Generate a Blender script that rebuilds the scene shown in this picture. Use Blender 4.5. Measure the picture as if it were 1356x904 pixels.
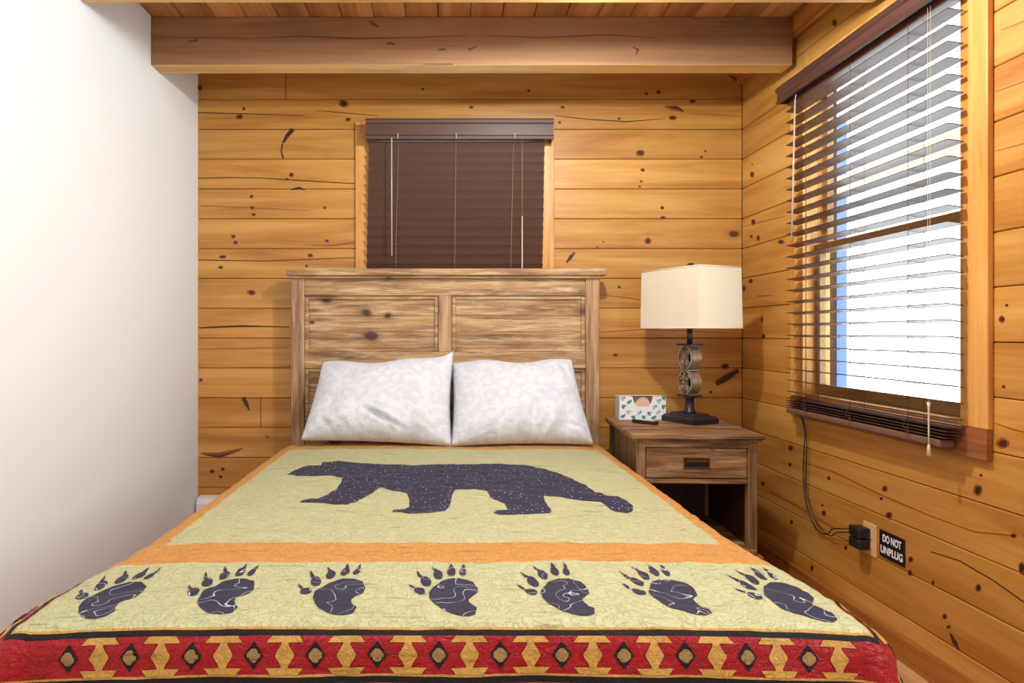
import bpy, bmesh, math, random
from mathutils import Vector, Matrix, noise
random.seed(4)
PI = math.pi
for o in list(bpy.data.objects): bpy.data.objects.remove(o)
S = bpy.context.scene
COL = S.collection

# ------------------------------------------------------------------ camera
H = 1.113; F = 868.0; VX, VY = 587.0, 441.0
cd = bpy.data.cameras.new('camera'); cam = bpy.data.objects.new('camera', cd); COL.objects.link(cam)
cam.location = (0, 0, H); cam.rotation_euler = (PI/2, 0, 0)
cd.sensor_width = 36; cd.lens = F/1356*36
cd.shift_x = (678-VX)/1356; cd.shift_y = -(452-VY)/1356
cd.clip_start = 0.02
S.camera = cam
S.view_settings.view_transform = 'Standard'; S.view_settings.look = 'None'
S.view_settings.gamma = 1; S.view_settings.use_curve_mapping = False
S.view_settings.exposure = 0.45
# ------------------------------------------------------------------ daylight, room lamp and added fill lights
w = bpy.data.worlds.new('world'); S.world = w; w.use_nodes = True
wn = w.node_tree; wn.nodes.clear()
wo = wn.nodes.new('ShaderNodeOutputWorld'); wb = wn.nodes.new('ShaderNodeBackground')
wb.inputs[0].default_value = (0.93, 0.97, 1.0, 1); wb.inputs[1].default_value = 4.2
wn.links.new(wb.outputs[0], wo.inputs[0])

def area(name, loc, rot, size, size_y, power, col):
    l = bpy.data.lights.new(name, 'AREA'); l.shape = 'RECTANGLE'; l.size = size; l.size_y = size_y
    l.energy = power; l.color = col
    o = bpy.data.objects.new(name, l); COL.objects.link(o); o.location = loc; o.rotation_euler = rot
    return o
def point(name, loc, r, power, col):
    l = bpy.data.lights.new(name, 'POINT'); l.shadow_soft_size = r; l.energy = power; l.color = col
    o = bpy.data.objects.new(name, l); COL.objects.link(o); o.location = loc
    return o
point('ceiling_lamp_light', (0.50, 2.05, 2.275), 0.045, 58, (0.90, 0.955, 1.0))
area('rear_overhead_fill', (-0.15, 0.35, 2.44), (0, 0, 0), 0.9, 0.9, 16, (0.90, 0.95, 1.0))  # added soft overhead fill for the bed, no fixture here
area('rear_fill', (-0.2, -1.6, 1.7), (PI/2, 0, 0), 1.6, 1.2, 6, (0.84, 0.92, 1.0))  # unseen fill behind the camera; the front wall has no window
area('side_fill', (1.53, 0.35, 1.45), (0, PI/2, 0), 1.1, 1.2, 22, (0.84, 0.92, 1.0))  # added panel that brightens the left wall; no window here

# ------------------------------------------------------------------ node helpers
def mat(name):
    m = bpy.data.materials.new(name); m.use_nodes = True; nt = m.node_tree; nt.nodes.clear()
    out = nt.nodes.new('ShaderNodeOutputMaterial'); b = nt.nodes.new('ShaderNodeBsdfPrincipled')
    nt.links.new(b.outputs[0], out.inputs[0]); return m, nt, b
def nd(nt, t, ins=None, **pr):
    n = nt.nodes.new(t)
    for k, v in pr.items(): setattr(n, k, v)
    for k, v in (ins or {}).items():
        if isinstance(v, bpy.types.NodeSocket): nt.links.new(v, n.inputs[k])
        else: n.inputs[k].default_value = v
    return n
def mth(nt, op, a, b=0.0, c=0.0):
    return nd(nt, 'ShaderNodeMath', {0: a, 1: b, 2: c}, operation=op).outputs[0]
def mixc(nt, f, a, b, mode='MIX'):
    n = nt.nodes.new('ShaderNodeMix'); n.data_type = 'RGBA'; n.blend_type = mode
    for i, v in ((0, f), (6, a), (7, b)):
        if isinstance(v, bpy.types.NodeSocket): nt.links.new(v, n.inputs[i])
        else: n.inputs[i].default_value = v if i == 0 else (tuple(v)+(1,))[:4]
    return n.outputs[2]
def ramp(nt, f, stops):
    n = nt.nodes.new('ShaderNodeValToRGB'); nt.links.new(f, n.inputs[0])
    e = n.color_ramp.elements
    while len(e) < len(stops): e.new(0.5)
    for i, (p, c) in enumerate(stops): e[i].position = p; e[i].color = tuple(c)+(1,)
    return n.outputs[0]
def rmp(nt, f, a, b, c=0.0, d=1.0):
    return nd(nt, 'ShaderNodeMapRange', {0: f, 1: a, 2: b, 3: c, 4: d}).outputs[0]
def srgb(r, g, b):
    f = lambda v: ((v/255+0.055)/1.055)**2.4 if v > 10 else v/255/12.92
    return (f(r), f(g), f(b))

def plain(name, col, rough=0.5, metal=0.0, bump=0.0, bscale=60, spec=0.5, var=0.06, vscale=8, coord='Object'):
    m, nt, b = mat(name)
    tc = nd(nt, 'ShaderNodeTexCoord').outputs[coord]
    n = nd(nt, 'ShaderNodeTexNoise', {'Vector': tc, 'Scale': vscale, 'Detail': 4.0}).outputs[0]
    c = mixc(nt, n, [v*(1-var) for v in col], [min(1, v*(1+var)) for v in col])
    nt.links.new(c, b.inputs['Base Color'])
    b.inputs['Roughness'].default_value = rough; b.inputs['Metallic'].default_value = metal
    b.inputs['Specular IOR Level'].default_value = spec
    if bump:
        n2 = nd(nt, 'ShaderNodeTexNoise', {'Vector': tc, 'Scale': bscale, 'Detail': 5.0}).outputs[0]
        bp = nd(nt, 'ShaderNodeBump', {'Strength': bump, 'Distance': 0.004, 'Height': n2})
        nt.links.new(bp.outputs[0], b.inputs['Normal'])
    return m

def wood(name, dark, mid, light, axis='X', plank=None, rough=0.42, knots=0.0, streak=0.5, tone=0.12, across=9.0, white=0.0, knotc=(0.06, 0.02, 0.008), bump=0.25, kscale=3.0):
    """grain runs along `axis`; plank=(axis, pitch, offset) varies tone and grain per board"""
    m, nt, b = mat(name)
    tc = nd(nt, 'ShaderNodeTexCoord').outputs['Object']
    vec = tc; wv = None
    sp = nd(nt, 'ShaderNodeSeparateXYZ', {0: tc})
    if plank:
        q = mth(nt, 'FLOOR', mth(nt, 'DIVIDE', mth(nt, 'SUBTRACT', sp.outputs['XYZ'.index(plank[0])], plank[2]), plank[1]))
        wnz = nd(nt, 'ShaderNodeTexWhiteNoise', {'W': q}, noise_dimensions='1D')
        off = nd(nt, 'ShaderNodeVectorMath', {0: wnz.outputs['Color'], 1: (9, 9, 9)}, operation='MULTIPLY').outputs[0]
        vec = nd(nt, 'ShaderNodeVectorMath', {0: tc, 1: off}, operation='ADD').outputs[0]
        wv = wnz.outputs['Value']
    sc = [across]*3; sc['XYZ'.index(axis)] = across*0.09
    mp = nd(nt, 'ShaderNodeMapping', {'Vector': vec, 'Scale': tuple(sc)}).outputs[0]
    n1 = nd(nt, 'ShaderNodeTexNoise', {'Vector': mp, 'Scale': 1.0, 'Detail': 6.0, 'Roughness': 0.6, 'Distortion': 0.7}).outputs[0]
    sc2 = [across*9]*3; sc2['XYZ'.index(axis)] = across*0.25
    mp2 = nd(nt, 'ShaderNodeMapping', {'Vector': vec, 'Scale': tuple(sc2)}).outputs[0]
    n2 = nd(nt, 'ShaderNodeTexNoise', {'Vector': mp2, 'Scale': 1.0, 'Detail': 4.0, 'Roughness': 0.6}).outputs[0]
    f = mth(nt, 'ADD', mth(nt, 'MULTIPLY', n1, 1.0-streak*0.4), mth(nt, 'MULTIPLY', n2, streak*0.4))
    c = ramp(nt, f, [(0.36, dark), (0.50, mid), (0.63, light)])
    if white > 0:
        mp3 = nd(nt, 'ShaderNodeMapping', {'Vector': vec, 'Scale': tuple(v*1.7 for v in sc), 'Location': (3.1, 5.2, 1.7)}).outputs[0]
        n3 = nd(nt, 'ShaderNodeTexNoise', {'Vector': mp3, 'Scale': 1.0, 'Detail': 8.0, 'Roughness': 0.7}).outputs[0]
        c = mixc(nt, rmp(nt, n3, 0.50, 0.72, 0.0, white), c, srgb(226, 208, 172))
        c = mixc(nt, rmp(nt, n3, 0.42, 0.25, 0.0, 0.75), c, srgb(88, 56, 38))
    if wv is not None:
        k = rmp(nt, wv, 0, 1, 1-tone, 1+tone)
        c = nd(nt, 'ShaderNodeVectorMath', {0: c, 'Scale': k}, operation='SCALE').outputs[0]
    if knots > 0:
        sk = [1.0]*3; sk['XYZ'.index(axis)] = 0.62
        nz = nd(nt, 'ShaderNodeTexNoise', {'Vector': vec, 'Scale': 9.0}).outputs['Color']
        v2 = nd(nt, 'ShaderNodeVectorMath', {0: vec, 1: nd(nt, 'ShaderNodeVectorMath', {0: nz, 1: (0.03, 0.03, 0.03)}, operation='MULTIPLY').outputs[0]}, operation='ADD').outputs[0]
        mk = nd(nt, 'ShaderNodeMapping', {'Vector': v2, 'Scale': tuple(sk)}).outputs[0]
        vo = nd(nt, 'ShaderNodeTexVoronoi', {'Vector': mk, 'Scale': kscale})
        rnd = nd(nt, 'ShaderNodeSeparateColor', {0: vo.outputs['Color']}).outputs[0]
        thr = mth(nt, 'MULTIPLY', rnd, knots)
        d = mth(nt, 'DIVIDE', vo.outputs['Distance'], thr)
        c = mixc(nt, rmp(nt, d, 1.9, 0.9, 0, 0.55), c, dark)
        c = mixc(nt, rmp(nt, d, 1.0, 0.6, 0, 0.9), c, knotc)
    nt.links.new(c, b.inputs['Base Color'])
    b.inputs['Roughness'].default_value = rough
    bp = nd(nt, 'ShaderNodeBump', {'Strength': bump, 'Distance': 0.002, 'Height': f})
    nt.links.new(bp.outputs[0], b.inputs['Normal'])
    return m

# ------------------------------------------------------------------ materials
PITCH = 0.156; ZL = H + 1.222        # a seam between boards runs at ZL - k*PITCH
pk = ('Z', PITCH, ZL - 40*PITCH)
PD, PM, PL = srgb(170, 110, 40), srgb(194, 138, 62), srgb(208, 156, 80)
M = {}
M['pine_x'] = wood('honey_pine_boards', PD, PM, PL, 'X', pk, knots=0.07, tone=0.10)
M['pine_y'] = wood('honey_pine_boards_side', PD, PM, PL, 'Y', pk, knots=0.07, tone=0.10)
M['pine_trim_z'] = wood('pine_casing_upright', srgb(184, 116, 48), srgb(212, 150, 74), srgb(226, 168, 92), 'Z', knots=0.04, across=14)
M['pine_trim_y'] = wood('pine_casing_level', srgb(168, 100, 44), srgb(196, 130, 62), srgb(212, 148, 78), 'Y', knots=0.04, across=14)
M['pine_trim_x'] = wood('pine_casing_level_x', srgb(168, 100, 44), srgb(196, 130, 62), srgb(212, 148, 78), 'X', knots=0.04, across=14)
M['sill'] = wood('shaded_apron', srgb(110, 60, 30), srgb(150, 88, 46), srgb(172, 108, 60), 'Y', across=14)  # casing pine darkened and reddened: the blind's shade put into the colour
M['beam'] = wood('rough_sawn_beam', srgb(112, 76, 46), srgb(150, 108, 72), srgb(168, 124, 86), 'X', rough=0.8, knots=0.09, kscale=4, across=6, bump=0.6)
M['check'] = plain('drying_crack', srgb(108, 74, 50), 0.9, var=0.3, vscale=30)
M['beam_under'] = wood('lit_beam_underside', srgb(186, 140, 78), srgb(212, 170, 106), srgb(226, 188, 126), 'X', rough=0.6, across=12)  # same beam, paler: light bounced up from floor and quilt is painted in
M['ceil'] = wood('ceiling_boards', srgb(150, 92, 44), srgb(178, 118, 64), srgb(198, 140, 84), 'Y', ('X', 0.14, -1.283), knots=0.08, rough=0.6, tone=0.16)
M['dark_gap'] = plain('dark_gap', (0.035, 0.014, 0.006), 0.9)
M['knot'] = plain('knot_core', srgb(62, 26, 10), 0.5, var=0.4, vscale=90)
M['knot_halo'] = plain('knot_ring', srgb(138, 76, 30), 0.45, var=0.2, vscale=60)
M['white_wall'] = plain('white_painted_board', srgb(234, 240, 242), 0.55, bump=0.05, bscale=30, var=0.015, vscale=2)
M['floor'] = wood('worn_oak_floor', srgb(150, 106, 62), srgb(196, 152, 98), srgb(222, 184, 132), 'Y', ('X', 0.09, 0), rough=0.45, tone=0.12)
M['base'] = wood('baseboard_pine', srgb(140, 82, 30), srgb(174, 110, 46), srgb(188, 124, 56), 'Y', knots=0.06)
M['rust_x'] = wood('weathered_wood_level', srgb(112, 76, 46), srgb(168, 130, 86), srgb(204, 170, 122), 'X', rough=0.62, knots=0.27, kscale=9, across=26, white=0.8, streak=0.9, bump=0.5, knotc=srgb(60, 34, 22))
M['rust_z'] = wood('weathered_wood_upright', srgb(110, 74, 48), srgb(160, 122, 84), srgb(196, 160, 118), 'Z', rough=0.62, knots=0.04, kscale=6, across=18, white=0.5, streak=0.9, bump=0.5)
M['ns_x'] = wood('nightstand_wood_level', srgb(74, 48, 28), srgb(132, 95, 56), srgb(176, 142, 92), 'X', rough=0.55, knots=0.08, kscale=6, across=24, white=0.42, streak=1.0, bump=0.5)
M['ns_z'] = wood('nightstand_wood_upright', srgb(80, 54, 32), srgb(130, 96, 60), srgb(162, 128, 86), 'Z', rough=0.55, across=22, white=0.22, streak=1.0, bump=0.5)
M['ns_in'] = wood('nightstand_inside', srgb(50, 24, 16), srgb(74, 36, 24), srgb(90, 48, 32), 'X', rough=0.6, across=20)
M['blind'] = wood('dark_brown_slat', srgb(60, 36, 30), srgb(76, 47, 38), srgb(88, 56, 46), 'Y', rough=0.42, across=20, bump=0.1)
M['blind_x'] = plain('dark_brown_slat_rear', srgb(84, 57, 44), 0.45, var=0.05, vscale=3)
M['rail'] = plain('blind_bottom_rail', srgb(118, 84, 70), 0.4)
M['cord'] = plain('blind_cord', srgb(170, 140, 116), 0.7)
M['cord_dark'] = plain('ladder_cord', srgb(96, 70, 58), 0.7)
M['ivory'] = plain('ivory_plastic', srgb(222, 206, 176), 0.4)
M['clear'] = plain('clear_wand_plastic', srgb(190, 172, 158), 0.2)
M['black_plastic'] = plain('black_plastic', (0.012, 0.012, 0.014), 0.35, var=0.2)
M['black_satin'] = plain('black_satin_paint', (0.014, 0.014, 0.018), 0.38, bump=0.1)
M['bronze'] = plain('antique_silver_metal', srgb(186, 176, 160), 0.38, metal=0.85, var=0.35, vscale=50)
M['brass'] = plain('aged_brass', srgb(104, 82, 50), 0.35, metal=0.8, var=0.3, vscale=40)
M['white'] = plain('white_enamel', srgb(236, 236, 234), 0.4)
M['plate'] = plain('beige_outlet_plastic', srgb(226, 186, 128), 0.4)
M['sign'] = plain('black_sign', (0.010, 0.010, 0.012), 0.4)
M['sign_white'] = plain('white_print', (0.9, 0.9, 0.9), 0.5)
M['lead'] = plain('dark_recess', (0.006, 0.005, 0.005), 0.8)
M['sash'] = wood('stained_sash', srgb(110, 76, 42), srgb(146, 106, 62), srgb(160, 120, 74), 'Y', across=20)
M['olive'] = plain('meeting_rail_paint', srgb(120, 98, 62), 0.5)
M['post_blue'] = plain('pale_blue_paint', srgb(66, 92, 142), 0.6)
M['porch'] = plain('porch_timber', srgb(176, 158, 132), 0.7)
M['grass'] = plain('grass', srgb(150, 176, 110), 0.9, var=0.3)

# lamp shade fabric
m, nt, b = mat('cream_linen'); M['shade'] = m
tc = nd(nt, 'ShaderNodeTexCoord').outputs['Object']
wv1 = nd(nt, 'ShaderNodeTexWave', {'Vector': tc, 'Scale': 260.0, 'Distortion': 0.6}, bands_direction='Z').outputs['Fac']
b.inputs['Base Color'].default_value = srgb(226, 213, 188)+(1,); b.inputs['Roughness'].default_value = 0.9
nt.links.new(nd(nt, 'ShaderNodeBump', {'Strength': 0.15, 'Distance': 0.001, 'Height': wv1}).outputs[0], b.inputs['Normal'])
# window glass: mostly clear with a weak reflection
m = bpy.data.materials.new('window_glass'); m.use_nodes = True; nt = m.node_tree; nt.nodes.clear(); M['glass'] = m
o_ = nt.nodes.new('ShaderNodeOutputMaterial'); tr = nt.nodes.new('ShaderNodeBsdfTransparent'); gl = nt.nodes.new('ShaderNodeBsdfGlossy')
gl.inputs['Roughness'].default_value = 0.02; tr.inputs[0].default_value = (0.95, 0.98, 0.97, 1)
mx = nt.nodes.new('ShaderNodeMixShader'); mx.inputs[0].default_value = 0.07
nt.links.new(tr.outputs[0], mx.inputs[1]); nt.links.new(gl.outputs[0], mx.inputs[2]); nt.links.new(mx.outputs[0], o_.inputs[0])
# pillow cotton with a faint grey damask
m, nt, b = mat('damask_cotton'); M['pillow'] = m
uv = nd(nt, 'ShaderNodeTexCoord').outputs['UV']
nz = nd(nt, 'ShaderNodeTexNoise', {'Vector': uv, 'Scale': 9.0, 'Detail': 3.0}).outputs['Color']
v2 = nd(nt, 'ShaderNodeVectorMath', {0: uv, 1: nd(nt, 'ShaderNodeVectorMath', {0: nz, 1: (0.05, 0.05, 0.05)}, operation='MULTIPLY').outputs[0]}, operation='ADD').outputs[0]
vo = nd(nt, 'ShaderNodeTexVoronoi', {'Vector': v2, 'Scale': 5.5, 'Randomness': 0.5})
vs = mth(nt, 'SINE', mth(nt, 'MULTIPLY', vo.outputs['Distance'], 13.0))
n5 = nd(nt, 'ShaderNodeTexNoise', {'Vector': v2, 'Scale': 16.0, 'Detail': 4.0}).outputs[0]
ff = mth(nt, 'ADD', vs, mth(nt, 'MULTIPLY', mth(nt, 'SUBTRACT', n5, 0.5), 9.0))
c = mixc(nt, rmp(nt, ff, -0.6, 0.7), srgb(209, 214, 222), srgb(218, 224, 231))
nt.links.new(c, b.inputs['Base Color']); b.inputs['Roughness'].default_value = 0.9
tcp = nd(nt, 'ShaderNodeTexCoord').outputs['Object']
n6 = nd(nt, 'ShaderNodeTexNoise', {'Vector': tcp, 'Scale': 14.0, 'Detail': 3.0, 'Distortion': 1.2}).outputs[0]
nt.links.new(nd(nt, 'ShaderNodeBump', {'Strength': 0.5, 'Distance': 0.012, 'Height': n6}).outputs[0], b.inputs['Normal'])

def quilt_mat(name, col, col2=None, pucker=1.0, stitch=None, rough=0.75, sheen=0.06):
    m, nt, b = mat(name)
    tc = nd(nt, 'ShaderNodeTexCoord').outputs['Object']
    n0 = nd(nt, 'ShaderNodeTexNoise', {'Vector': tc, 'Scale': 120.0, 'Detail': 4.0}).outputs[0]
    nb = nd(nt, 'ShaderNodeTexNoise', {'Vector': tc, 'Scale': 6.0, 'Detail': 3.0}).outputs[0]
    c = mixc(nt, rmp(nt, n0, 0.35, 0.65), [v*0.88 for v in col], [min(1, v*1.07) for v in col])
    if col2: c = mixc(nt, rmp(nt, nb, 0.4, 0.65), c, mixc(nt, rmp(nt, n0, 0.35, 0.65), [v*0.9 for v in col2], col2))
    # crosswise puckers left by the rows of stitching
    mp = nd(nt, 'ShaderNodeMapping', {'Vector': tc, 'Scale': (16, 70, 70)}).outputs[0]
    n1 = nd(nt, 'ShaderNodeTexNoise', {'Vector': mp, 'Scale': 1.0, 'Detail': 3.0, 'Distortion': 0.5}).outputs[0]
    n2 = nd(nt, 'ShaderNodeTexNoise', {'Vector': tc, 'Scale': 34.0, 'Detail': 2.0, 'Distortion': 1.5}).outputs[0]
    meander = mth(nt, 'ABSOLUTE', mth(nt, 'SUBTRACT', n2, 0.5))
    mv = rmp(nt, meander, 0.0, 0.06)
    h = mth(nt, 'ADD', mth(nt, 'MULTIPLY', n1, 0.9), mth(nt, 'MULTIPLY', mv, 0.28))
    if stitch == 'meander':       # white thread wandering over the paws
        n3 = nd(nt, 'ShaderNodeTexNoise', {'Vector': tc, 'Scale': 17.0, 'Detail': 0.5, 'Distortion': 0.9}).outputs[0]
        ln = mth(nt, 'ABSOLUTE', mth(nt, 'SUBTRACT', n3, 0.5))
        c = mixc(nt, rmp(nt, ln, 0.009, 0.004, 0, 0.8), c, srgb(206, 206, 214))
    elif stitch == 'dash':        # short thread dashes over the bear
        mq = nd(nt, 'ShaderNodeMapping', {'Vector': tc, 'Scale': (75, 46, 1)}).outputs[0]
        vo = nd(nt, 'ShaderNodeTexVoronoi', {'Vector': mq, 'Scale': 1.0, 'Randomness': 0.9}).outputs['Distance']
        c = mixc(nt, rmp(nt, vo, 0.22, 0.12, 0, 0.7), c, srgb(186, 188, 190))
    else:
        mq = nd(nt, 'ShaderNodeMapping', {'Vector': tc, 'Scale': (9, 85, 85)}).outputs[0]
        n4 = nd(nt, 'ShaderNodeTexNoise', {'Vector': mq, 'Scale': 1.0, 'Detail': 1.0}).outputs[0]
        c = mixc(nt, rmp(nt, n4, 0.34, 0.27, 0, 0.5), c, [v*0.35 for v in col])
    nt.links.new(c, b.inputs['Base Color']); b.inputs['Roughness'].default_value = rough
    b.inputs['Sheen Weight'].default_value = sheen
    b.inputs['Specular IOR Level'].default_value = 0.3
    nt.links.new(nd(nt, 'ShaderNodeBump', {'Strength': 0.85*pucker, 'Distance': 0.006, 'Height': h}).outputs[0], b.inputs['Normal'])
    return m
M['q_green'] = quilt_mat('quilt_sage', srgb(181, 183, 138))
M['q_orange'] = quilt_mat('quilt_orange', srgb(194, 140, 66))
M['q_black'] = quilt_mat('quilt_black', srgb(22, 17, 19), pucker=0.6, sheen=0.02)
M['q_gold'] = quilt_mat('quilt_gold', srgb(186, 144, 68), pucker=0.8, rough=0.5)
M['q_red'] = quilt_mat('quilt_red', srgb(150, 10, 20), pucker=1.0, rough=0.45)
M['q_brown'] = quilt_mat('quilt_brown', srgb(140, 88, 36), pucker=0.8)
M['q_navy'] = quilt_mat('quilt_navy', srgb(40, 41, 66), stitch='dash', pucker=0.7, sheen=0.03)
M['q_paw'] = quilt_mat('quilt_navy_paw', srgb(42, 43, 64), stitch='meander', pucker=0.7, sheen=0.03)
M['q_tan'] = quilt_mat('quilt_tan', srgb(150, 120, 72), pucker=0.5)
M['sheet'] = plain('black_fitted_sheet', (0.018, 0.017, 0.022), 0.8)

# ------------------------------------------------------------------ object helpers
def obj(name, bm, mats, parent=None, smooth=False, world=False, sm_angle=None):
    if world and parent is not None:
        bmesh.ops.translate(bm, verts=bm.verts, vec=-Vector(parent.location))
    me = bpy.data.meshes.new(name); bm.to_mesh(me); bm.free()
    for mm in (mats if isinstance(mats, (list, tuple)) else [mats]): me.materials.append(mm)
    o = bpy.data.objects.new(name, me); COL.objects.link(o)
    if parent is not None: o.parent = parent
    if smooth:
        for p in me.polygons: p.use_smooth = True
    if sm_angle is not None:
        for p in me.polygons: p.use_smooth = True
        me.set_sharp_from_angle(angle=sm_angle)
    return o
def thing(name, label, cat, loc=(0, 0, 0), rz=0, group=None):
    o = bpy.data.objects.new(name, None); COL.objects.link(o); o.location = loc; o.rotation_euler = (0, 0, rz)
    o['label'] = label; o['category'] = cat; o.empty_display_size = 0.1
    if group: o['group'] = group
    return o
def tag(o, label, cat, group=None):
    o['label'] = label; o['category'] = cat
    if group: o['group'] = group
    return o
def struct(o): o['kind'] = 'structure'; return o
def bx(bm, x0, x1, y0, y1, z0, z1, bev=0.0, mi=0, seg=2):
    t = bmesh.new()
    bmesh.ops.create_cube(t, size=1)
    for v in t.verts:
        v.co = Vector(((x0+x1)/2+v.co.x*(x1-x0), (y0+y1)/2+v.co.y*(y1-y0), (z0+z1)/2+v.co.z*(z1-z0)))
    if bev > 0: bmesh.ops.bevel(t, geom=list(t.edges), offset=bev, segments=seg, affect='EDGES', profile=0.5, clamp_overlap=True)
    for f in t.faces: f.material_index = mi
    join(bm, t)
    return bm
def join(bm, t):
    me = bpy.data.meshes.new('tmp'); t.to_mesh(me); t.free()
    n = len(bm.faces); bm.from_mesh(me); bpy.data.meshes.remove(me)
def tube(bm, pts, r, seg=8, mi=0, cap=True):
    pts = [Vector(p) for p in pts]; rs = r if isinstance(r, (list, tuple)) else [r]*len(pts)
    rings = []; up = None
    for i, p in enumerate(pts):
        d = (pts[min(i+1, len(pts)-1)]-pts[max(i-1, 0)]).normalized()
        if up is None:
            up = Vector((0, 0, 1)) if abs(d.z) < 0.9 else Vector((1, 0, 0))
        a = d.cross(up).normalized(); up = a.cross(d).normalized()
        rings.append([bm.verts.new(p+(a*math.cos(2*PI*k/seg)+up*math.sin(2*PI*k/seg))*rs[i]) for k in range(seg)])
    for i in range(len(rings)-1):
        for k in range(seg):
            f = bm.faces.new((rings[i][k], rings[i][(k+1) % seg], rings[i+1][(k+1) % seg], rings[i+1][k])); f.material_index = mi; f.smooth = True
    if cap:
        for rg in (rings[0][::-1], rings[-1]):
            f = bm.faces.new(rg); f.material_index = mi
def smooth_path(pts, n=6):
    pts = [Vector(p) for p in pts]; out = []
    for i in range(len(pts)-1):
        p0 = pts[max(i-1, 0)]; p1 = pts[i]; p2 = pts[i+1]; p3 = pts[min(i+2, len(pts)-1)]
        for k in range(n):
            t = k/n
            out.append(0.5*((2*p1)+(-p0+p2)*t+(2*p0-5*p1+4*p2-p3)*t*t+(-p0+3*p1-3*p2+p3)*t**3))
    out.append(pts[-1]); return out
def prism(bm, poly, fn0, fn1, mi=0):
    a = [bm.verts.new(fn0(*p)) for p in poly]; b_ = [bm.verts.new(fn1(*p)) for p in poly]
    fs = [bm.faces.new(a[::-1]), bm.faces.new(b_)]
    n = len(poly)
    for i in range(n): fs.append(bm.faces.new((a[i], a[(i+1) % n], b_[(i+1) % n], b_[i])))
    for f in fs: f.material_index = mi
    bmesh.ops.recalc_face_normals(bm, faces=fs)
def ell(cx, cy, rx, ry, rot=0, n=14, wob=0.12):
    out = []
    for k in range(n):
        a = 2*PI*k/n; r = 1+random.uniform(-wob, wob)
        x = rx*math.cos(a)*r; y = ry*math.sin(a)*r
        out.append((cx+x*math.cos(rot)-y*math.sin(rot), cy+x*math.sin(rot)+y*math.cos(rot)))
    return out

XL, XR, YB, YF = -1.283, 1.563, 3.427, -1.75
CZ = H+1.388
# ================================================================== ROOM SHELL
bm = bx(bmesh.new(), XL-0.2, XR+0.3, YF-0.2, YB+0.3, -0.1, 0); struct(obj('floor', bm, M['floor']))
# ceiling: boards running away from the camera, dark seam between
bm = bx(bmesh.new(), XL-0.2, XR+0.3, YF-0.2, YB+0.3, CZ+0.02, CZ+0.14, mi=1)
x = XL-0.14
while x < XR+0.14:
    bx(bm, x+0.0015, x+0.1385, YF-0.1, YB+0.1, CZ, CZ+0.022, 0.003, 0, 1); x += 0.14
struct(obj('ceiling', bm, [M['ceil'], M['dark_gap']]))
# left wall: white painted
struct(obj('wall_left', bx(bmesh.new(), XL-0.12, XL, YF-0.1, YB+0.1, 0, CZ+0.02), M['white_wall']))
# front wall, behind the camera
bm = bx(bmesh.new(), XL-0.1, XR+0.1, YF-0.12, YF, 0, CZ+0.02)
struct(obj('wall_front', bm, M['white_wall']))

def rows():
    k = -2
    while True:
        z1 = ZL-k*PITCH; z0 = z1-PITCH
        if z1 <= 0.001: break
        if z0 < CZ: yield k, max(z0, 0.0), min(z1, CZ)
        k += 1
def spans(a, b, h0, h1, z0, z1, hz0, hz1):
    """pieces of board a..b at height z0..z1 with a window hole"""
    if z1 <= hz0+1e-4 or z0 >= hz1-1e-4: return [(a, b, z0, z1)]
    r = [(a, h0, z0, z1), (h1, b, z0, z1)]
    if z0 < hz0: r.append((h0, h1, z0, hz0))
    if z1 > hz1: r.append((h0, h1, hz1, z1))
    return r
g = 0.0012
# ---- back wall
BW = (-0.37, 0.49, H-0.02+0.1, H+1.02)       # window hole x0 x1 z0 z1
FB = YB
bm = bmesh.new()
for (a, b_, z0, z1) in spans(XL-0.1, XR+0.1, BW[0], BW[1], 0, CZ, BW[2], BW[3]): bx(bm, a, b_, YB+0.02, YB+0.13, z0, z1, mi=1)
joints = {-1: [(378-VX)*YB/F], 10: [(345-VX)*YB/F]}
for k, z0, z1 in rows():
    js = sorted(joints.get(k, []))
    for (a, b_, c0, c1) in spans(XL, XR, BW[0], BW[1], z0, z1, BW[2], BW[3]):
        cuts = [a]+[j for j in js if a+0.02 < j < b_-0.02]+[b_]
        for i in range(len(cuts)-1):
            bx(bm, cuts[i]+(g if i else 0), cuts[i+1]-(g if i < len(cuts)-2 else 0), YB, YB+0.025, c0+g, c1-g, 0.0028, 0, 1)
KN = [(265,116,3,4),(323,144,2,2),(317,154.5,4.5,3.3),(455,137,6,5),(461,158,3.5,2.5),(386,230,2,1.5),(386,232,3,2.2),(380,237,2,1.5),(333,260,2.5,2.2),(334,275,2.5,2.2),(336,284,2.5,2),(430,275,2,2),(309,313,3,2.4),(312,321,3,2.4),(433,319,2.5,2),(295,340,4.5,2.2),(292,354,3,2),(411,338,3.5,2.6),(406,352,2,1.5),(333,387,5,3.5),(266,503,2.5,2),(281,624,3.3,2.6),(295,621,2.7,2),(292,631,2.5,2),
(856,124,2.5,2),(872,122,3,2.5),(917,134,4.5,2.2),(891,156,5,3),(745,142,2.5,2),(741,162,2,2),(820,157,2,1.5),(848,202.5,5.5,4.2),(851,225,2.6,2.2),(849,240,2,1.3),(847,247,2,1.3),(934,200,1.3,1.5),(929,208,2,1.6),(877,275,2.5,2.2),(878,288,3.5,2),(858,319,4,4),(799,320,1.5,1),(791,327,1.5,1),(915,350,5,2),(960,485,5,4),(941,519,2,2),(820,380,2,2),(815,470,3,2),(700,120,2,2),(560,118,2,1.5),(624,142,3,2)]
def bpt(px, py, d=0.0): return Vector(((px-VX)*(FB-d)/F, FB-d, H-(py-VY)*(FB-d)/F))
def flat_b(poly, mi, d): 
    f = bm.faces.new([bm.verts.new(bpt(x_, y_, d)) for x_, y_ in poly][::1]); f.material_index = mi
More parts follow.
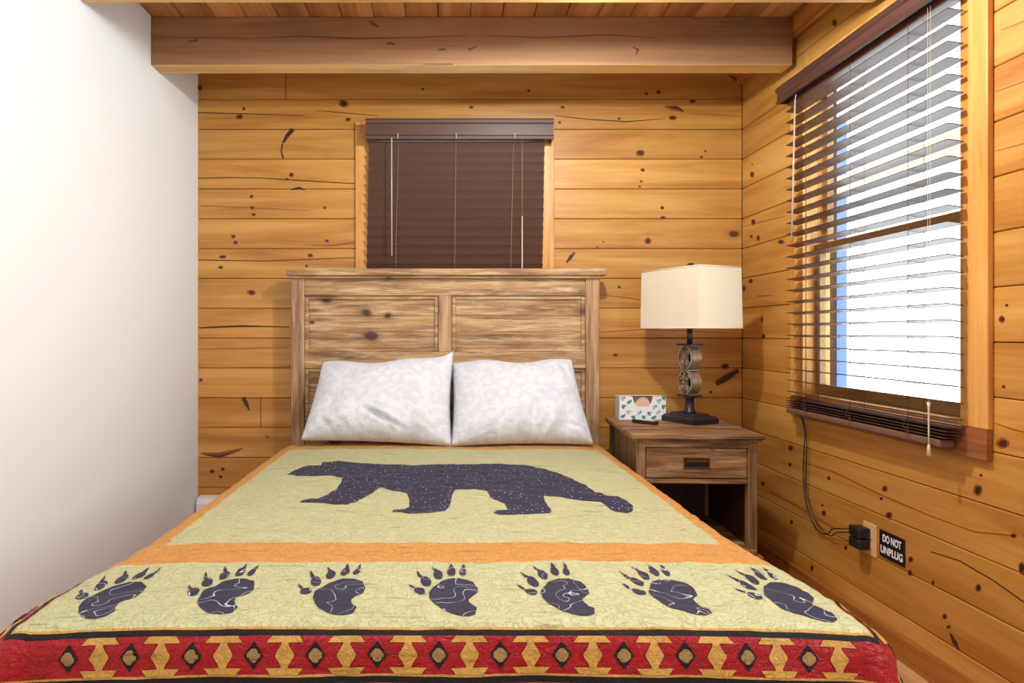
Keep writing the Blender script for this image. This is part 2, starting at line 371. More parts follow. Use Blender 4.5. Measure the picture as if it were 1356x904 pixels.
for (x_, y_, rx, ry) in KN:
    flat_b(ell(x_, y_, rx*1.15, ry*1.1), 3, 0.0004); flat_b(ell(x_, y_, rx*0.72, ry*0.7), 2, 0.0008)
def streak(pts, ws, mi, d, fn):
    L = []; R = []
    for i, (x_, y_) in enumerate(pts):
        a = pts[max(i-1, 0)]; c_ = pts[min(i+1, len(pts)-1)]
        dx, dy = c_[0]-a[0], c_[1]-a[1]; n_ = math.hypot(dx, dy) or 1
        L.append((x_-dy/n_*ws[i], y_+dx/n_*ws[i])); R.append((x_+dy/n_*ws[i], y_-dx/n_*ws[i]))
    for i in range(len(pts)-1): fn([L[i], L[i+1], R[i+1], R[i]], mi, d)
for pts, ws, mi in [([(388,171),(380,180),(375,189)],[3,2.5,1.5],2), ([(374,190),(372.5,200),(375,210)],[1,0.9,1.2],2), ([(322,526),(326,534),(330,543)],[3,2.6,0.8],2),
    ([(266,600),(290,603),(310,597),(322,593)],[1,4,2.2,0.6],3), ([(270,602),(292,604),(318,596)],[0.4,1.2,0.4],2), ([(750,348),(756,340),(761,334)],[0.8,2.6,1],2),
    ([(948,508),(962,500),(978,490)],[2.2,3.6,1.6],2), ([(948,508),(962,500),(978,490)],[3.6,5.2,3],3), ([(880,141),(894,143),(906,148)],[1,4,1],3), ([(887,142),(897,143),(905,147)],[0.5,1.8,0.5],2),
    ([(385,251),(396,249),(404,251)],[0.6,2,0.6],2), ([(965,100),(975,105),(990,100)],[1,3,1],3),
    ([(262,149),(320,150.5),(403,153)],[0.7,0.5,0.3],2), ([(420,146),(455,149.5),(500,153)],[0.3,0.5,0.4],2), ([(262,236),(300,235),(345,235.5),(400,239),(470,243)],[0.6,0.6,0.5,0.7,0.6],2),
    ([(265,272),(350,276),(410,279)],[0.4,0.5,0.3],3), ([(263,344),(350,345.5),(470,341)],[0.6,0.5,0.4],2), ([(263,434),(320,431.5),(350,432),(383,433)],[0.8,1.4,0.8,0.6],2), ([(262,462),(330,461),(384,460)],[0.4,0.6,0.4],3),
    ([(735,153),(780,158),(830,161),(880,157)],[0.5,0.6,0.7,0.3],2), ([(910,150),(950,152),(980,154)],[0.2,0.4,0.3],3), ([(400,324),(440,325),(470,321)],[0.3,1.2,0.5],3), ([(793,390),(830,394),(862,400)],[.3,.5,.3],3), ([(793,440),(850,436),(980,441)],[.4,.5,.3],3)]:
    streak(pts, ws, mi, 0.0010 if mi == 2 else 0.0006, flat_b)
struct(obj('wall_back', bm, [M['pine_x'], M['dark_gap'], M['knot'], M['knot_halo']]))

# ---- right wall
RW = (1.961, 2.82, H-0.262, H+1.10)
bm = bmesh.new()
for (a, b_, z0, z1) in spans(YF-0.1, YB+0.1, RW[0], RW[1], 0, CZ, RW[2], RW[3]): bx(bm, XR+0.02, XR+0.13, a, b_, z0, z1, mi=1)
for k, z0, z1 in rows():
    for (a, b_, c0, c1) in spans(YF, YB, RW[0], RW[1], z0, z1, RW[2], RW[3]):
        bx(bm, XR, XR+0.025, a, b_, c0+g, c1-g, 0.0028, 0, 1)
def rpt(px, py, d=0.0):
    X = XR-d; D = X*F/(px-VX); return Vector((X, D, H-(py-VY)*D/F))
def flat_r(poly, mi, d):
    f = bm.faces.new([bm.verts.new(rpt(x_, y_, d)) for x_, y_ in poly]); f.material_index = mi
KR = [(1171.7,647,3.5,4),(1167,660,2,2),(1097.6,633,2,2.5),(1047,593,3,4),(1046,615,2,3),(1091,679,2.5,3.4),(1089,669,1.5,1.5),(1177,682,4,4.5),(1048,691,2,3),(1342,709,4,3),(1328,587,8,6.5),(1295,649,5.5,7),(1299,629,2,2),(1206,740.5,3,4),(1205,758,3,4),(1235.5,771,2,3),(1295.6,778,3.6,5),(1251,816,3,3.6),(1256,830,3,2.4),(1353,752,4,8),(1075,752,2,4),(1326.6,422.6,4,4.5),(1329,512,2.4,2.4),(996,231,2.6,3.8),(996,217,1,1),(997.5,294,2.6,4),(1004,315,2.2,4),(995,313,1.6,2),(1034,320,4,3),(1009,423,1.3,4),(1011,445,2,3),(985,382,2,4),(994,372,2.6,3),(1333,404,2,2),(1105,30,3,5),(1010,640,2,3),(1120,725,2,3)]
for (x_, y_, rx, ry) in KR:
    flat_r(ell(x_, y_, rx*1.15, ry*1.1), 3, 0.0004); flat_r(ell(x_, y_, rx*0.72, ry*0.7), 2, 0.0008)
for pts, ws, mi in [([(1060,611),(1105,625),(1160,652),(1230,682),(1290,704),(1342,709)],[.4,.6,.7,.6,.6,.8],3), ([(1232,730),(1270,742),(1315,768),(1356,797)],[.5,.7,.7,.8],2), ([(1258,838),(1264,850),(1270,860)],[1,3,.6],2),
    ([(1020,651),(1060,672),(1105,700)],[.4,.6,.5],3), ([(1325,40),(1356,28)],[.4,.6],3), ([(1317,122),(1356,108)],[.4,.6],3), ([(985,300),(1010,293),(1040,286)],[.3,.5,.3],3), ([(1003,392),(1025,391)],[.8,.3],3), ([(1318,200),(1356,190)],[.4,.6],3), ([(1317,560),(1340,568),(1356,572)],[.5,.8,.8],3)]:
    streak(pts, ws, mi, 0.0010 if mi == 2 else 0.0006, flat_r)
struct(obj('wall_right', bm, [M['pine_y'], M['dark_gap'], M['knot'], M['knot_halo']]))
# baseboard and crown board on the right wall
struct(obj('baseboard_right', bx(bmesh.new(), XR-0.016, XR-0.0005, YF, YB, 0, 0.088, 0.004), M['base']))
struct(obj('trim_1', bx(bmesh.new(), XR-0.03, XR-0.0005, YF, YB, H+1.30, CZ, 0.003), M['pine_trim_y']))

# ---- window 2 (right wall): jambs, casing, sashes, glass
y0, y1, z0, z1 = RW
rt = thing('window_2', '', '', (XR, (y0+y1)/2, z0)); del rt['label']; del rt['category']; struct(rt)
bm = bmesh.new()
xo = XR+0.10
bx(bm, XR-0.001, xo, y0-0.012, y0+0.001, z0, z1); bx(bm, XR-0.001, xo, y1-0.001, y1+0.012, z0, z1)
bx(bm, XR-0.001, xo, y0, y1, z0-0.012, z0+0.002); bx(bm, XR-0.001, xo, y0, y1, z1-0.002, z1+0.012)
obj('window_jamb', bm, M['pine_trim_z'], rt, world=True)
bm = bmesh.new(); xc = XR-0.018
bx(bm, xc, XR-0.0005, 1.861, y0, H-0.275, H+1.145, 0.003); bx(bm, xc, XR-0.0005, y1, 2.918, H-0.275, H+1.145, 0.003)
bx(bm, xc, XR-0.0005, y0, y1, z1, H+1.145, 0.003)
obj('window_casing', bm, M['pine_trim_z'], rt, world=True)
obj('window_apron', bx(bmesh.new(), xc-0.002, XR-0.0005, 1.863, 2.916, H-0.365, H-0.2755, 0.003), M['sill'], rt, world=True)
def sash(x0, x1, ya, yb, za, zb, w_, bot, top):
    b_ = bmesh.new()
    bx(b_, x0, x1, ya, ya+w_, za, zb, 0.002); bx(b_, x0, x1, yb-w_, yb, za, zb, 0.002)
    bx(b_, x0, x1, ya+w_, yb-w_, za, za+bot, 0.002); bx(b_, x0, x1, ya+w_, yb-w_, zb-top, zb, 0.002)
    return b_
s1 = obj('lower_sash', sash(1.600, 1.628, y0+0.001, y1-0.001, z0+0.002, H+0.380, 0.032, 0.042, 0.036), M['sash'], rt, world=True)
s2 = obj('upper_sash', sash(1.632, 1.660, y0+0.001, y1-0.001, H+0.345, z1-0.002, 0.032, 0.036, 0.028), M['sash'], rt, world=True)
obj('pane', bx(bmesh.new(), 1.612, 1.616, y0+0.03, y1-0.03, z0+0.04, H+0.348), M['glass'], rt, world=True)
obj('pane', bx(bmesh.new(), 1.644, 1.648, y0+0.03, y1-0.03, H+0.378, z1-0.03), M['glass'], rt, world=True)

# ---- window 1 (back wall)
x0, x1, z0, z1 = BW
rt = thing('window_1', '', '', ((x0+x1)/2, YB, z0)); del rt['label']; del rt['category']; struct(rt)
bm = bmesh.new(); yo = YB+0.13
bx(bm, x0-0.012, x0+0.001, YB-0.001, yo, z0, z1); bx(bm, x1-0.001, x1+0.012, YB-0.001, yo, z0, z1)
bx(bm, x0, x1, YB-0.001, yo, z0-0.012, z0+0.002); bx(bm, x0, x1, YB-0.001, yo, z1-0.002, z1+0.012)
obj('window_jamb', bm, M['pine_trim_z'], rt, world=True)
bm = bmesh.new(); ya = YB-0.018
bx(bm, -0.457, x0, ya, YB-0.0005, H-0.10, H+1.10, 0.003); bx(bm, x1, 0.578, ya, YB-0.0005, H-0.10, H+1.10, 0.003)
bx(bm, x0, x1, ya, YB-0.0005, z1, H+1.10, 0.003); bx(bm, x0, x1, ya, YB-0.0005, H-0.10, z0, 0.003)
obj('window_casing', bm, M['pine_trim_z'], rt, world=True)
bm = bmesh.new()
for (a, b_, c0, c1) in ((x0, x0+.035, z0, z1), (x1-.035, x1, z0, z1), (x0, x1, z0, z0+.04), (x0, x1, z1-.04, z1)): bx(bm, a, b_, YB+0.05, YB+0.08, c0, c1, 0.002)
obj('window_sash', bm, M['sash'], rt, world=True)
obj('pane', bx(bmesh.new(), x0+0.03, x1-0.03, YB+0.062, YB+0.066, z0+0.03, z1-0.03), M['glass'], rt, world=True)

# ================================================================== CEILING BEAMS
def beam(y0, y1, label):
    b_ = bx(bmesh.new(), XL+0.001, XR-0.03 if y0 > 2.6 else XR-0.031, y0, y1, H+1.176, CZ-0.0005, 0.004)
    b_.normal_update()
    for f in b_.faces: f.material_index = 1 if f.normal.z < -0.9 else 0
    if y0 > 2.6:
        def fb(poly, mi, d):
            f = b_.faces.new([b_.verts.new(((x_-VX)*y0/F, y0-d, H-(y_-VY)*y0/F)) for x_, y_ in poly]); f.material_index = mi
        for pts, ws in (([(202,50),(260,50),(330,51),(400,48),(470,51),(540,50),(620,47)],[.3,.7,.5,1,1.1,.6,.3]), ([(640,47),(720,50),(800,46),(870,50)],[.3,.6,.7,.3]), ([(250,55),(262,53)],[1,1.8]), ([(488,27),(495,32),(502,36)],[.5,2,.6]), ([(512,58),(518,57),(523,59)],[1.4,1.8,.8]), ([(620,66),(628,63),(632,61)],[1.6,1.2,.4]), ([(580,66),(590,65)],[1.2,1.6]), ([(560,85),(600,85)],[.5,.8]), ([(838,62),(845,66),(842,73)],[.8,2,.8])):
            streak(pts, ws, 2, 0.0006, fb)
    o = obj('ceiling_beam', b_, [M['beam'], M['beam_under'], M['check']]); tag(o, label, 'beam', 'ceiling beams'); return o
beam(2.875, 2.972, 'thick rough-sawn brown ceiling beam crossing above the bed in front of the rear wall')
beam(2.236, 2.336, 'ceiling beam of which only the pale underside shows along the top edge of the photo')

# ================================================================== BED
BT = H-0.52                                # top of the bedding
bed = thing('bed', 'weathered light brown wooden bed with tall two-panel headboard', 'bed', (0.012, 2.2, 0))
HY = 3.300                                  # front plane of headboard posts
def hb(px): return (px-VX)*HY/F
def hz(py): return H-(py-VY)*HY/F
for xa, xb in ((385.4, 402.5), (776, 794)):
    obj('headboard_post', bx(bmesh.new(), hb(xa), hb(xb), HY, HY+0.042, 0, hz(366.5), 0.004), M['rust_z'], bed, world=True)
bm = bx(bmesh.new(), hb(380.5), hb(802), HY-0.03, HY+0.045, hz(365), hz(357.0)+0.004, 0.005)
bx(bm, hb(383.5), hb(798), HY-0.015, HY+0.043, hz(368.5), hz(365), 0.003)
obj('headboard_cap', bm, M['rust_x'], bed, world=True)
xa, xb = hb(402.5), hb(776)
obj('headboard_rail', bx(bmesh.new(), xa, xb, HY+0.008, HY+0.040, hz(391), hz(368.5), 0.003), M['rust_x'], bed, world=True)
obj('headboard_rail', bx(bmesh.new(), xa, xb, HY+0.008, HY+0.040, hz(487.5), hz(466), 0.003), M['rust_x'], bed, world=True)
obj('headboard_rail', bx(bmesh.new(), xa, xb, HY+0.008, HY+0.040, 0.28, 0.42, 0.003), M['rust_x'], bed, world=True)
obj('headboard_stile', bx(bmesh.new(), hb(580.5), hb(598.5), HY+0.008, HY+0.040, hz(466), hz(391), 0.003), M['rust_z'], bed, world=True)
def panel(xa, xb, za, zb):
    b_ = bmesh.new(); yb_ = HY+0.024; m_ = 0.020
    # stepped moulding frame then the field made of boards
    for (a, b2, c0, c1) in ((xa, xa+m_, za, zb), (xb-m_, xb, za, zb), (xa+m_, xb-m_, za, za+m_), (xa+m_, xb-m_, zb-m_, zb)):
        bx(b_, a, b2, yb_-0.006, yb_+0.02, c0, c1, 0.003)
    n = max(2, round((zb-za-2*m_)/0.082)); hh = (zb-za-2*m_)/n
    for i in range(n): bx(b_, xa+m_, xb-m_, yb_+0.003, yb_+0.02, za+m_+i*hh+0.0006, za+m_+(i+1)*hh-0.0006, 0.0016, 0, 1)
    return b_
for (a, b2, c0, c1) in ((402.5, 580.5, 466, 391), (598.5, 776, 466, 391)):
    obj('headboard_panel', panel(hb(a), hb(b2), hz(c0), hz(c1)), M['rust_x'], bed, world=True)
obj('headboard_panel', panel(xa, xb, 0.42, hz(487.5)), M['rust_x'], bed, world=True)
for sx in (-1, 1):
    xs = 0.012+sx*0.70
    obj('side_rail', bx(bmesh.new(), xs-0.013, xs+0.013, 1.27, HY, 0.22, 0.34, 0.004), M['rust_x'], bed, world=True)
    obj('leg', bx(bmesh.new(), xs-0.03, xs+0.03, 1.25, 1.31, 0, 0.30, 0.004), M['rust_z'], bed, world=True)
bm = bmesh.new()
for i in range(10): bx(bm, -0.69, 0.71, 1.35+i*0.2, 1.42+i*0.2, 0.285, 0.305)
obj('slat_base', bm, M['rust_x'], bed, world=True)
# mattress: rounded box
bm = bx(bmesh.new(), -0.700, 0.715, 1.225, HY-0.002, 0.306, BT-0.03, 0.05, 0, 5)
mt = obj('mattress', bm, M['sheet'], smooth=True); tag(mt, 'mattress in a black fitted sheet, a corner showing under the pillows', 'mattress')

# ------------------------------------------------------------------ quilt surface
U0, V0, RQ = 0.71, 1.212, 0.050
CXQ = 0.0
VH = 3.10                                    # head end of the quilt
def surf(u, v, off=0.0):
    """u: across the cloth, v: depth coordinate (the foot is at small v and keeps going over the edge)"""
    t = min(max((v-1.25)/0.5, 0), 1); t = t*t*(3-2*t); k = 1+0.03*t; UU = 0.745-0.035*t
    s = abs(u)*k; sx = 1 if u >= 0 else -1
    a = max(s-UU, 0); b_ = max(V0-v, 0); r = math.hypot(a, b_)
    X = min(s, UU)*sx; Y = max(v, V0)
    wf = min(max((1.64-v)/0.36, 0), 1); wf = wf*wf*(3-2*wf); RR = RQ+(0.080 if sx < 0 else 0.035)*wf*(a/r if r > 1e-9 else 0)
    arc = RR*PI/2
    e = abs(X)/UU
    sag = 0.006*e**3*max(0, 1-(Y-V0)/0.5)**2 + 0.006*e**6
    zt = BT-sag
    pc = noise.noise(Vector((u*13, v*24, 0)))*0.0035+noise.noise(Vector((u*30, v*55, 7)))*0.0022+noise.noise(Vector((u*3, v*3, 3)))*0.006
    if r <= 1e-9:
        N_ = Vector((0, 0, 1)); P = Vector((X, Y, zt))
    else:
        dx, dy = a/r*sx, -b_/r
        th = math.atan2(b_, a); corner = math.sin(2*th)**2
        if r < arc:
            al = r/RR; o_ = RR*math.sin(al); d = RR*(1-math.cos(al)); n_o, n_z = math.sin(al), math.cos(al)
        else:
            q = r-arc; fl = min(0.10+0.35*corner+(0.50 if sx < 0 else 0.36)*wf*(a/r)*(1-0.5*corner), 0.72)
            wv = 0.010*math.sin((u*22 if b_ > a else v*19)+1.0)*min(q/0.15, 1)
            o_ = RR+q*fl*0.9+wv; d = RR+q*math.sqrt(max(1-fl*fl, 0.2)); n_o, n_z = 1.0, 0.12
        P = Vector((X+dx*o_, Y+dy*o_, zt-d)); N_ = Vector((dx*n_o, dy*n_o, n_z)).normalized()
    P = P+N_*(pc+off)
    P.x += CXQ
    return P
UO, UB = 0.70, 0.772                # inner orange edge / black line
BB = V0-0.030                        # black line over the foot
def axis(vals, step):
    vals = sorted(vals); out = []
    for a, b_ in zip(vals[:-1], vals[1:]):
        n = max(1, math.ceil((b_-a)/step))
        out += [a+(b_-a)*i/n for i in range(n)]
    out.append(vals[-1]); return out
UE = [UB+.006, UB+.016, UB+.080, UB+.090, UB+.145, UB+.155, 1.10]
ul = [0, 0.672, UB]+UE
us = axis([-x_ for x_ in ul if x_]+ul, 0.0105)
VE = [BB, BB-.005, BB-.016, BB-.082, BB-.086, BB-.098, BB-.150, BB-.160, V0-0.42]
vs_ = axis([VH, 2.945, 1.628, 1.492]+VE, 0.0115)
def qmat(u, v):
    a = abs(u)
    if v > BB and a < UB:
        if v < 1.492: return 0
        if v < 1.628 or v > 2.945: return 1
        return 1 if a > 0.672 else 0
    da = a-UB if v > BB or (a-UB) > (BB-v) else -1
    d = max(a-UB, BB-v)
    if d < 0.005: return 3
    if d < 0.016: return 2
    if d < 0.082: return 4
    if d < 0.086: return 3
    if d < 0.098: return 2
    if d < 0.150: return 5
    if d < 0.160: return 2
    return 4
QM = [M['q_green'], M['q_orange'], M['q_black'], M['q_gold'], M['q_red'], M['q_brown'], M['q_navy'], M['q_paw'], M['q_tan']]
bm = bmesh.new()
gv = [[bm.verts.new(surf(u, v)) for u in us] for v in vs_]
for i in range(len(vs_)-1):
    for j in range(len(us)-1):
        f = bm.faces.new((gv[i][j], gv[i][j+1], gv[i+1][j+1], gv[i+1][j])); f.smooth = True
        f.material_index = qmat((us[j]+us[j+1])/2, (vs_[i]+vs_[i+1])/2)
# make sure the outside is the front face
bm.normal_update()
mid = bm.faces[:][len(bm.faces)//2]
if sum(f.normal.z for f in bm.faces) < 0: bmesh.ops.reverse_faces(bm, faces=bm.faces)
def applique(poly, mi, off, step=0.011):
    """a patch of cloth in cloth coordinates, cut fine enough to follow the quilt"""
    t = bmesh.new(); f = t.faces.new([t.verts.new((x_, y_, 0)) for x_, y_ in poly]); 
    bmesh.ops.triangulate(t, faces=[f])
    xs = [p[0] for p in poly]; ys = [p[1] for p in poly]
    for ax, lo, hi in ((0, min(xs), max(xs)), (1, min(ys), max(ys))):
        q = math.ceil(lo/step)*step
        while q < hi:
            co = (q, 0, 0) if ax == 0 else (0, q, 0); no = (1, 0, 0) if ax == 0 else (0, 1, 0)
            bmesh.ops.bisect_plane(t, geom=t.verts[:]+t.edges[:]+t.faces[:], plane_co=co, plane_no=no); q += step
    for v in t.verts: v.co = surf(v.co.x, v.co.y, off)
    t.normal_update()
    if sum(f.normal.z-f.normal.y for f in t.faces) < 0: bmesh.ops.reverse_faces(t, faces=t.faces)
    for f in t.faces: f.material_index = mi; f.smooth = True
    join(bm, t)
def top(px, py):           # where a mark on the bed top lies, in cloth coordinates
    D = F*0.519/(py-VY); return ((px-VX)*D/F-CXQ, D)
def topk(px, py):
    u, v = top(px, py); t = min(max((v-1.25)/0.5, 0), 1); return (u/(1+0.03*t*t*(3-2*t)), v)
BEAR = [(0,107),(22,94),(50,80),(75,72),(128,68),(135,58),(165,60),(200,57),(240,62),(300,66),(400,70),(480,73),(560,68),(650,72),(750,73),(830,72),(905,73),(960,85),(1010,100),(1060,120),(1110,145),(1150,172),(1200,188),(1240,192),(1270,205),(1295,225),(1293,243),(1270,249),(1230,245),(1205,232),(1175,212),(1130,208),(1060,200),(1000,192),(960,187),(965,210),(990,238),(985,250),(920,250),(850,253),(790,256),(772,249),(785,240),(826,236),(815,215),(785,205),(760,192),(748,170),(700,165),(630,165),(618,185),(610,225),(590,243),(540,250),(450,250),(430,245),(393,240),(400,234),(440,233),(458,225),(458,200),(450,175),(400,165),(350,152),(310,180),(260,205),(225,218),(180,217),(110,214),(45,212),(60,205),(110,200),(150,185),(185,160),(205,135),(205,118),(160,110),(100,113),(40,114)]
applique([topk(380+x_/2.825, 590+y_/2.825) for x_, y_ in BEAR], 6, 0.0016)
# paws: traced once (4th from the left), laid seven times
PAD = [(1000,135),(1030,112),(1070,102),(1110,101),(1148,113),(1167,138),(1164,155),(1146,164),(1131,172),(1133,184),(1146,196),(1163,204),(1156,224),(1130,232),(1095,231),(1060,222),(1025,207),(1000,190),(985,170),(984,150)]
paw_shapes = [PAD]
for (cx_, cy_, rx, ry, ro) in ((950,148,23,12,0.15),(972,112,21,15,0.45),(1018,88,18,16,0.3),(1067,75,16,16,0),(1110,77,13,13,-0.2)): paw_shapes.append(ell(cx_, cy_, rx, ry, ro, 14, 0.03))
paw_shapes += [[(908,118),(918,124),(934,134),(926,138),(915,131)], [(936,73),(950,86),(962,96),(948,100),(941,88)], [(993,56),(1008,66),(1016,73),(1002,74),(997,66)], [(1066,44),(1071,52),(1076,60),(1060,60),(1061,52)], [(1113,46),(1117,54),(1119,63),(1106,63),(1108,54)]]
base = [[topk(220+x_/2.825, 730+y_/2.825) for x_, y_ in sh] for sh in paw_shapes]
c0 = topk(598, 785)
for i, (px, ro) in enumerate(((148, -0.06), (296, 0.0), (446, 0.0), (598, 0), (746, 0), (890, 0.02), (1042, 0.04))):
    cx_ = (px-VX)/(598-VX+0.0)*c0[0] if False else topk(px, 785)[0]
    dv = -0.008 if i in (0, 6) else 0
    for sh in base:
        pl = []
        for (u, v) in sh:
            du, dv2 = u-c0[0], v-c0[1]
            pl.append((cx_+du*math.cos(ro)-dv2*math.sin(ro), c0[1]+dv+du*math.sin(ro)+dv2*math.cos(ro)))
        applique(pl, 7, 0.0016)
# border motifs: gold hourglass-lanterns between black diamonds with a tan cross
VC = BB-0.049
def motif(c, diamond, put):
    if diamond:
        put([(c-.018, 0), (c, -.024), (c+.018, 0), (c, .024)], 2, 0.0014)
        a = .0036; b_ = .0118
        put([(c-a, -b_), (c+a, -b_), (c+a, -a), (c+b_, -a), (c+b_, a), (c+a, a), (c+a, b_), (c-a, b_), (c-a, a), (c-b_, a), (c-b_, -a), (c-a, -a)], 8, 0.0024)
    else:
        put([(c-.024, .0325), (c+.024, .0325), (c+.033, .0215), (c+.006, .0215), (c+.007, .017), (c+.0165, .002), (c+.0165, -.002), (c+.007, -.017), (c+.006, -.0215), (c+.033, -.0215), (c+.024, -.0325), (c-.024, -.0325), (c-.033, -.0215), (c-.006, -.0215), (c-.007, -.017), (c-.0165, -.002), (c-.0165, .002), (c-.007, .017), (c-.006, .0215), (c-.033, .0215)], 3, 0.0014)
pit = 81.7*(V0-0.05)/F
cu = (581-VX)*(V0-0.05)/F-CXQ
for k in range(-6, 7):
    c_ = cu+k*pit
    if abs(c_) < 0.76: motif(c_, True, lambda pl, mi, of: applique([(x_, VC+y_) for x_, y_ in pl], mi, of))
    c2 = c_+pit/2
    if abs(c2) < 0.76: motif(c2, False, lambda pl, mi, of: applique([(x_, VC+y_) for x_, y_ in pl], mi, of))
UC = UB+0.049
for sx in (-1, 1):
    for k in range(0, 16):
        c_ = 1.205+k*pit/2
        motif(c_, k % 2 == 1, lambda pl, mi, of: applique([(sx*(UC+y_), x_) for x_, y_ in pl], mi, of))
qo = obj('quilt', bm, QM)
tag(qo, 'patchwork quilt with a black bear and a row of paw prints, spread over the bed', 'quilt')

# ------------------------------------------------------------------ pillows
def pillow(label, TL, TR, BR, BL, thick, seed, creases):
    TL, TR, BR, BL = map(Vector, (TL, TR, BR, BL)); c = (TL+TR+BR+BL)/4
    n = ((TR-TL).cross(BL-TL)).normalized()
    if n.y > 0: n = -n
    b_ = bmesh.new(); uvl = b_.loops.layers.uv.new('UVMap'); NU, NV = 64, 44
    def P(s, t, side):
        # pull sides in slightly so corners stick out
        p = TL.lerp(TR, s).lerp(BL.lerp(BR, s), t)
        e = 0.011
        ps = math.sin(PI*s); pt = math.sin(PI*t)
        if seed < 2: p = p+Vector((0.006, -0.004, 0.050))*(s**9*(1-t)**5)
        p = p+Vector((0, 0, 0.012))*math.sin(s*9+seed)*(1-t)**3*math.sin(PI*s)
        p += (BL-TL).normalized()*(e*ps*(1-2*t)**3)+(TR-TL).normalized()*(e*pt*(1-2*s)**3)
        sh = (max(1-abs(2*s-1)**2.6, 0)*max(1-abs(2*t-1)**2.4, 0))**0.52
        # weight settles toward the bottom
        sh *= 0.82+0.30*t
        edge = min(min(s, 1-s)*6, min(t, 1-t)*6, 1)
        w_ = noise.noise(Vector((s*5+seed, t*4, side)))*0.012
        # folds radiating from the lower edge and corners
        fold = math.sin((s*26+t*9+3*noise.noise(Vector((s*3, t*3, seed)))))*0.010*max(0, t-0.40)*1.9
        for cx_, cy_ in ((0, 0), (1, 0), (0, 1), (1, 1)):
            d = math.hypot((s-cx_)*1.4, t-cy_)
            fold += math.sin(math.atan2(t-cy_, s-cx_)*17+seed)*0.012*max(0, 0.45-d)*2.2
        for (ax_, ay_, bx_, by_, dp) in creases:
            vx_, vy_ = bx_-ax_, by_-ay_; L2 = vx_*vx_+vy_*vy_; tt = min(max(((s-ax_)*vx_+(t-ay_)*vy_)/L2, 0), 1)
            dd = ((s-ax_-tt*vx_)*vy_-(t-ay_-tt*vy_)*vx_)/math.sqrt(L2); d0 = math.hypot(s-ax_-tt*vx_, t-ay_-tt*vy_)
            fold += dp*math.sin(PI*min(tt+0.12, 1))*(math.exp(-(d0/0.022)**2)*(-1)+0.8*math.exp(-((d0-0.035)/0.022)**2)*(1 if dd > 0 else 0.3))
        q = p+n*side*(thick*(0.62 if side > 0 else 0.35)*sh+(w_+fold)*edge)
        return q
    for side in (1, -1):
        g_ = [[b_.verts.new(P(i/NU, j/NV, side)) for i in range(NU+1)] for j in range(NV+1)]
        for j in range(NV):
            for i in range(NU):
                vs4 = [g_[j][i], g_[j+1][i], g_[j+1][i+1], g_[j][i+1]]; uv4 = [(i, j), (i, j+1), (i+1, j+1), (i+1, j)]
                if side < 0: vs4.reverse(); uv4.reverse()
                f = b_.faces.new(vs4); f.smooth = True
                for lp, (a, d) in zip(f.loops, uv4): lp[uvl].uv = (a/NU*1.45, d/NV)
    bmesh.ops.remove_doubles(b_, verts=b_.verts, dist=0.0004)
    b_.normal_update()
    o = obj('pillow', b_, M['pillow']); tag(o, label, 'pillow', 'pillows against the headboard'); return o
pillow('white and pale grey pillow at the left, its pointed inner corner sticking up', (-0.600, 3.255, H-0.140), (0.046, 3.225, H-0.132), (0.040, 3.01, H-0.520), (-0.660, 3.025, H-0.495), 0.20, 1.3, [(0.42, 0.72, 0.76, 0.97, .022), (0.50, 0.80, 0.66, 0.98, .012), (0.97, 0.10, 0.86, 0.34, .020), (0.99, 0.28, 0.90, 0.42, .010), (0.28, 0.86, 0.36, 0.99, .010), (0.12, 0.80, 0.24, 0.97, .010), (0.97, 0.80, 0.84, 0.93, .012), (0.05, 0.9, 0.2, 0.85, .008)])
pillow('white and pale grey pillow at the right, nearer the lamp, its top edge level', (0.040, 3.255, H-0.145), (0.640, 3.255, H-0.128), (0.697, 3.02, H-0.514), (0.034, 3.01, H-0.520), 0.20, 5.7, [(0.86, 0.42, 0.62, 0.60, .020), (0.62, 0.60, 0.56, 0.92, .018), (0.42, 0.66, 0.30, 0.92, .010), (0.70, 0.78, 0.62, 0.97, .012), (0.88, 0.02, 0.94, 0.55, .012), (0.80, 0.84, 0.96, 0.88, .010), (0.10, 0.92, 0.26, 0.82, .010), (0.48, 0.72, 0.44, 0.97, .009)])

# ================================================================== NIGHTSTAND
NZ = H-0.42                                   # its top, height above floor
ns = thing('nightstand', 'weathered brown wooden nightstand with one drawer in the corner beside the bed', 'nightstand', (1.068, 2.985, 0), math.radians(-2.5))
Wn, Dn = 0.497, 0.50
wx = Wn/2; fy = -Dn/2; by = Dn/2+0.04
bm = bx(bmesh.new(), -wx-0.022, wx+0.022, fy-0.028, by, NZ-0.020, NZ, 0.004)
bx(bm, -wx-0.012, wx+0.012, fy-0.016, by, NZ-0.032, NZ-0.020, 0.004)
obj('top', bm, M['ns_x'], ns)
for sx in (-1, 1):
    for (ya_, yb_) in ((fy, fy+0.036), (by-0.036, by)):
        obj('corner_post', bx(bmesh.new(), *( (-wx, -wx+0.038) if sx < 0 else (wx-0.038, wx)), ya_, yb_, 0.215, NZ-0.032, 0.003), M['ns_z'], ns)
    xs = sx*(wx-0.012)
    b_ = bmesh.new()
    for i in range(7):
        y_ = fy+0.036+i*(Dn-0.072)/7
        bx(b_, xs-0.007, xs+0.007, y_+0.0006, y_+(Dn-0.072)/7-0.0006, 0.215, NZ-0.032, 0.0015, 0, 1)
    bx(b_, *((xs+0.007, xs+0.009) if sx < 0 else (xs-0.009, xs-0.007)), fy+0.036, by-0.036, 0.215, NZ-0.032, mi=1)  # dark liner added so the open inside looks shaded
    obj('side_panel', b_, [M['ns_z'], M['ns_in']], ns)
obj('back_panel', bx(bmesh.new(), -wx+0.038, wx-0.038, by-0.012, by-0.004, 0.215, NZ-0.032), M['ns_in'], ns)
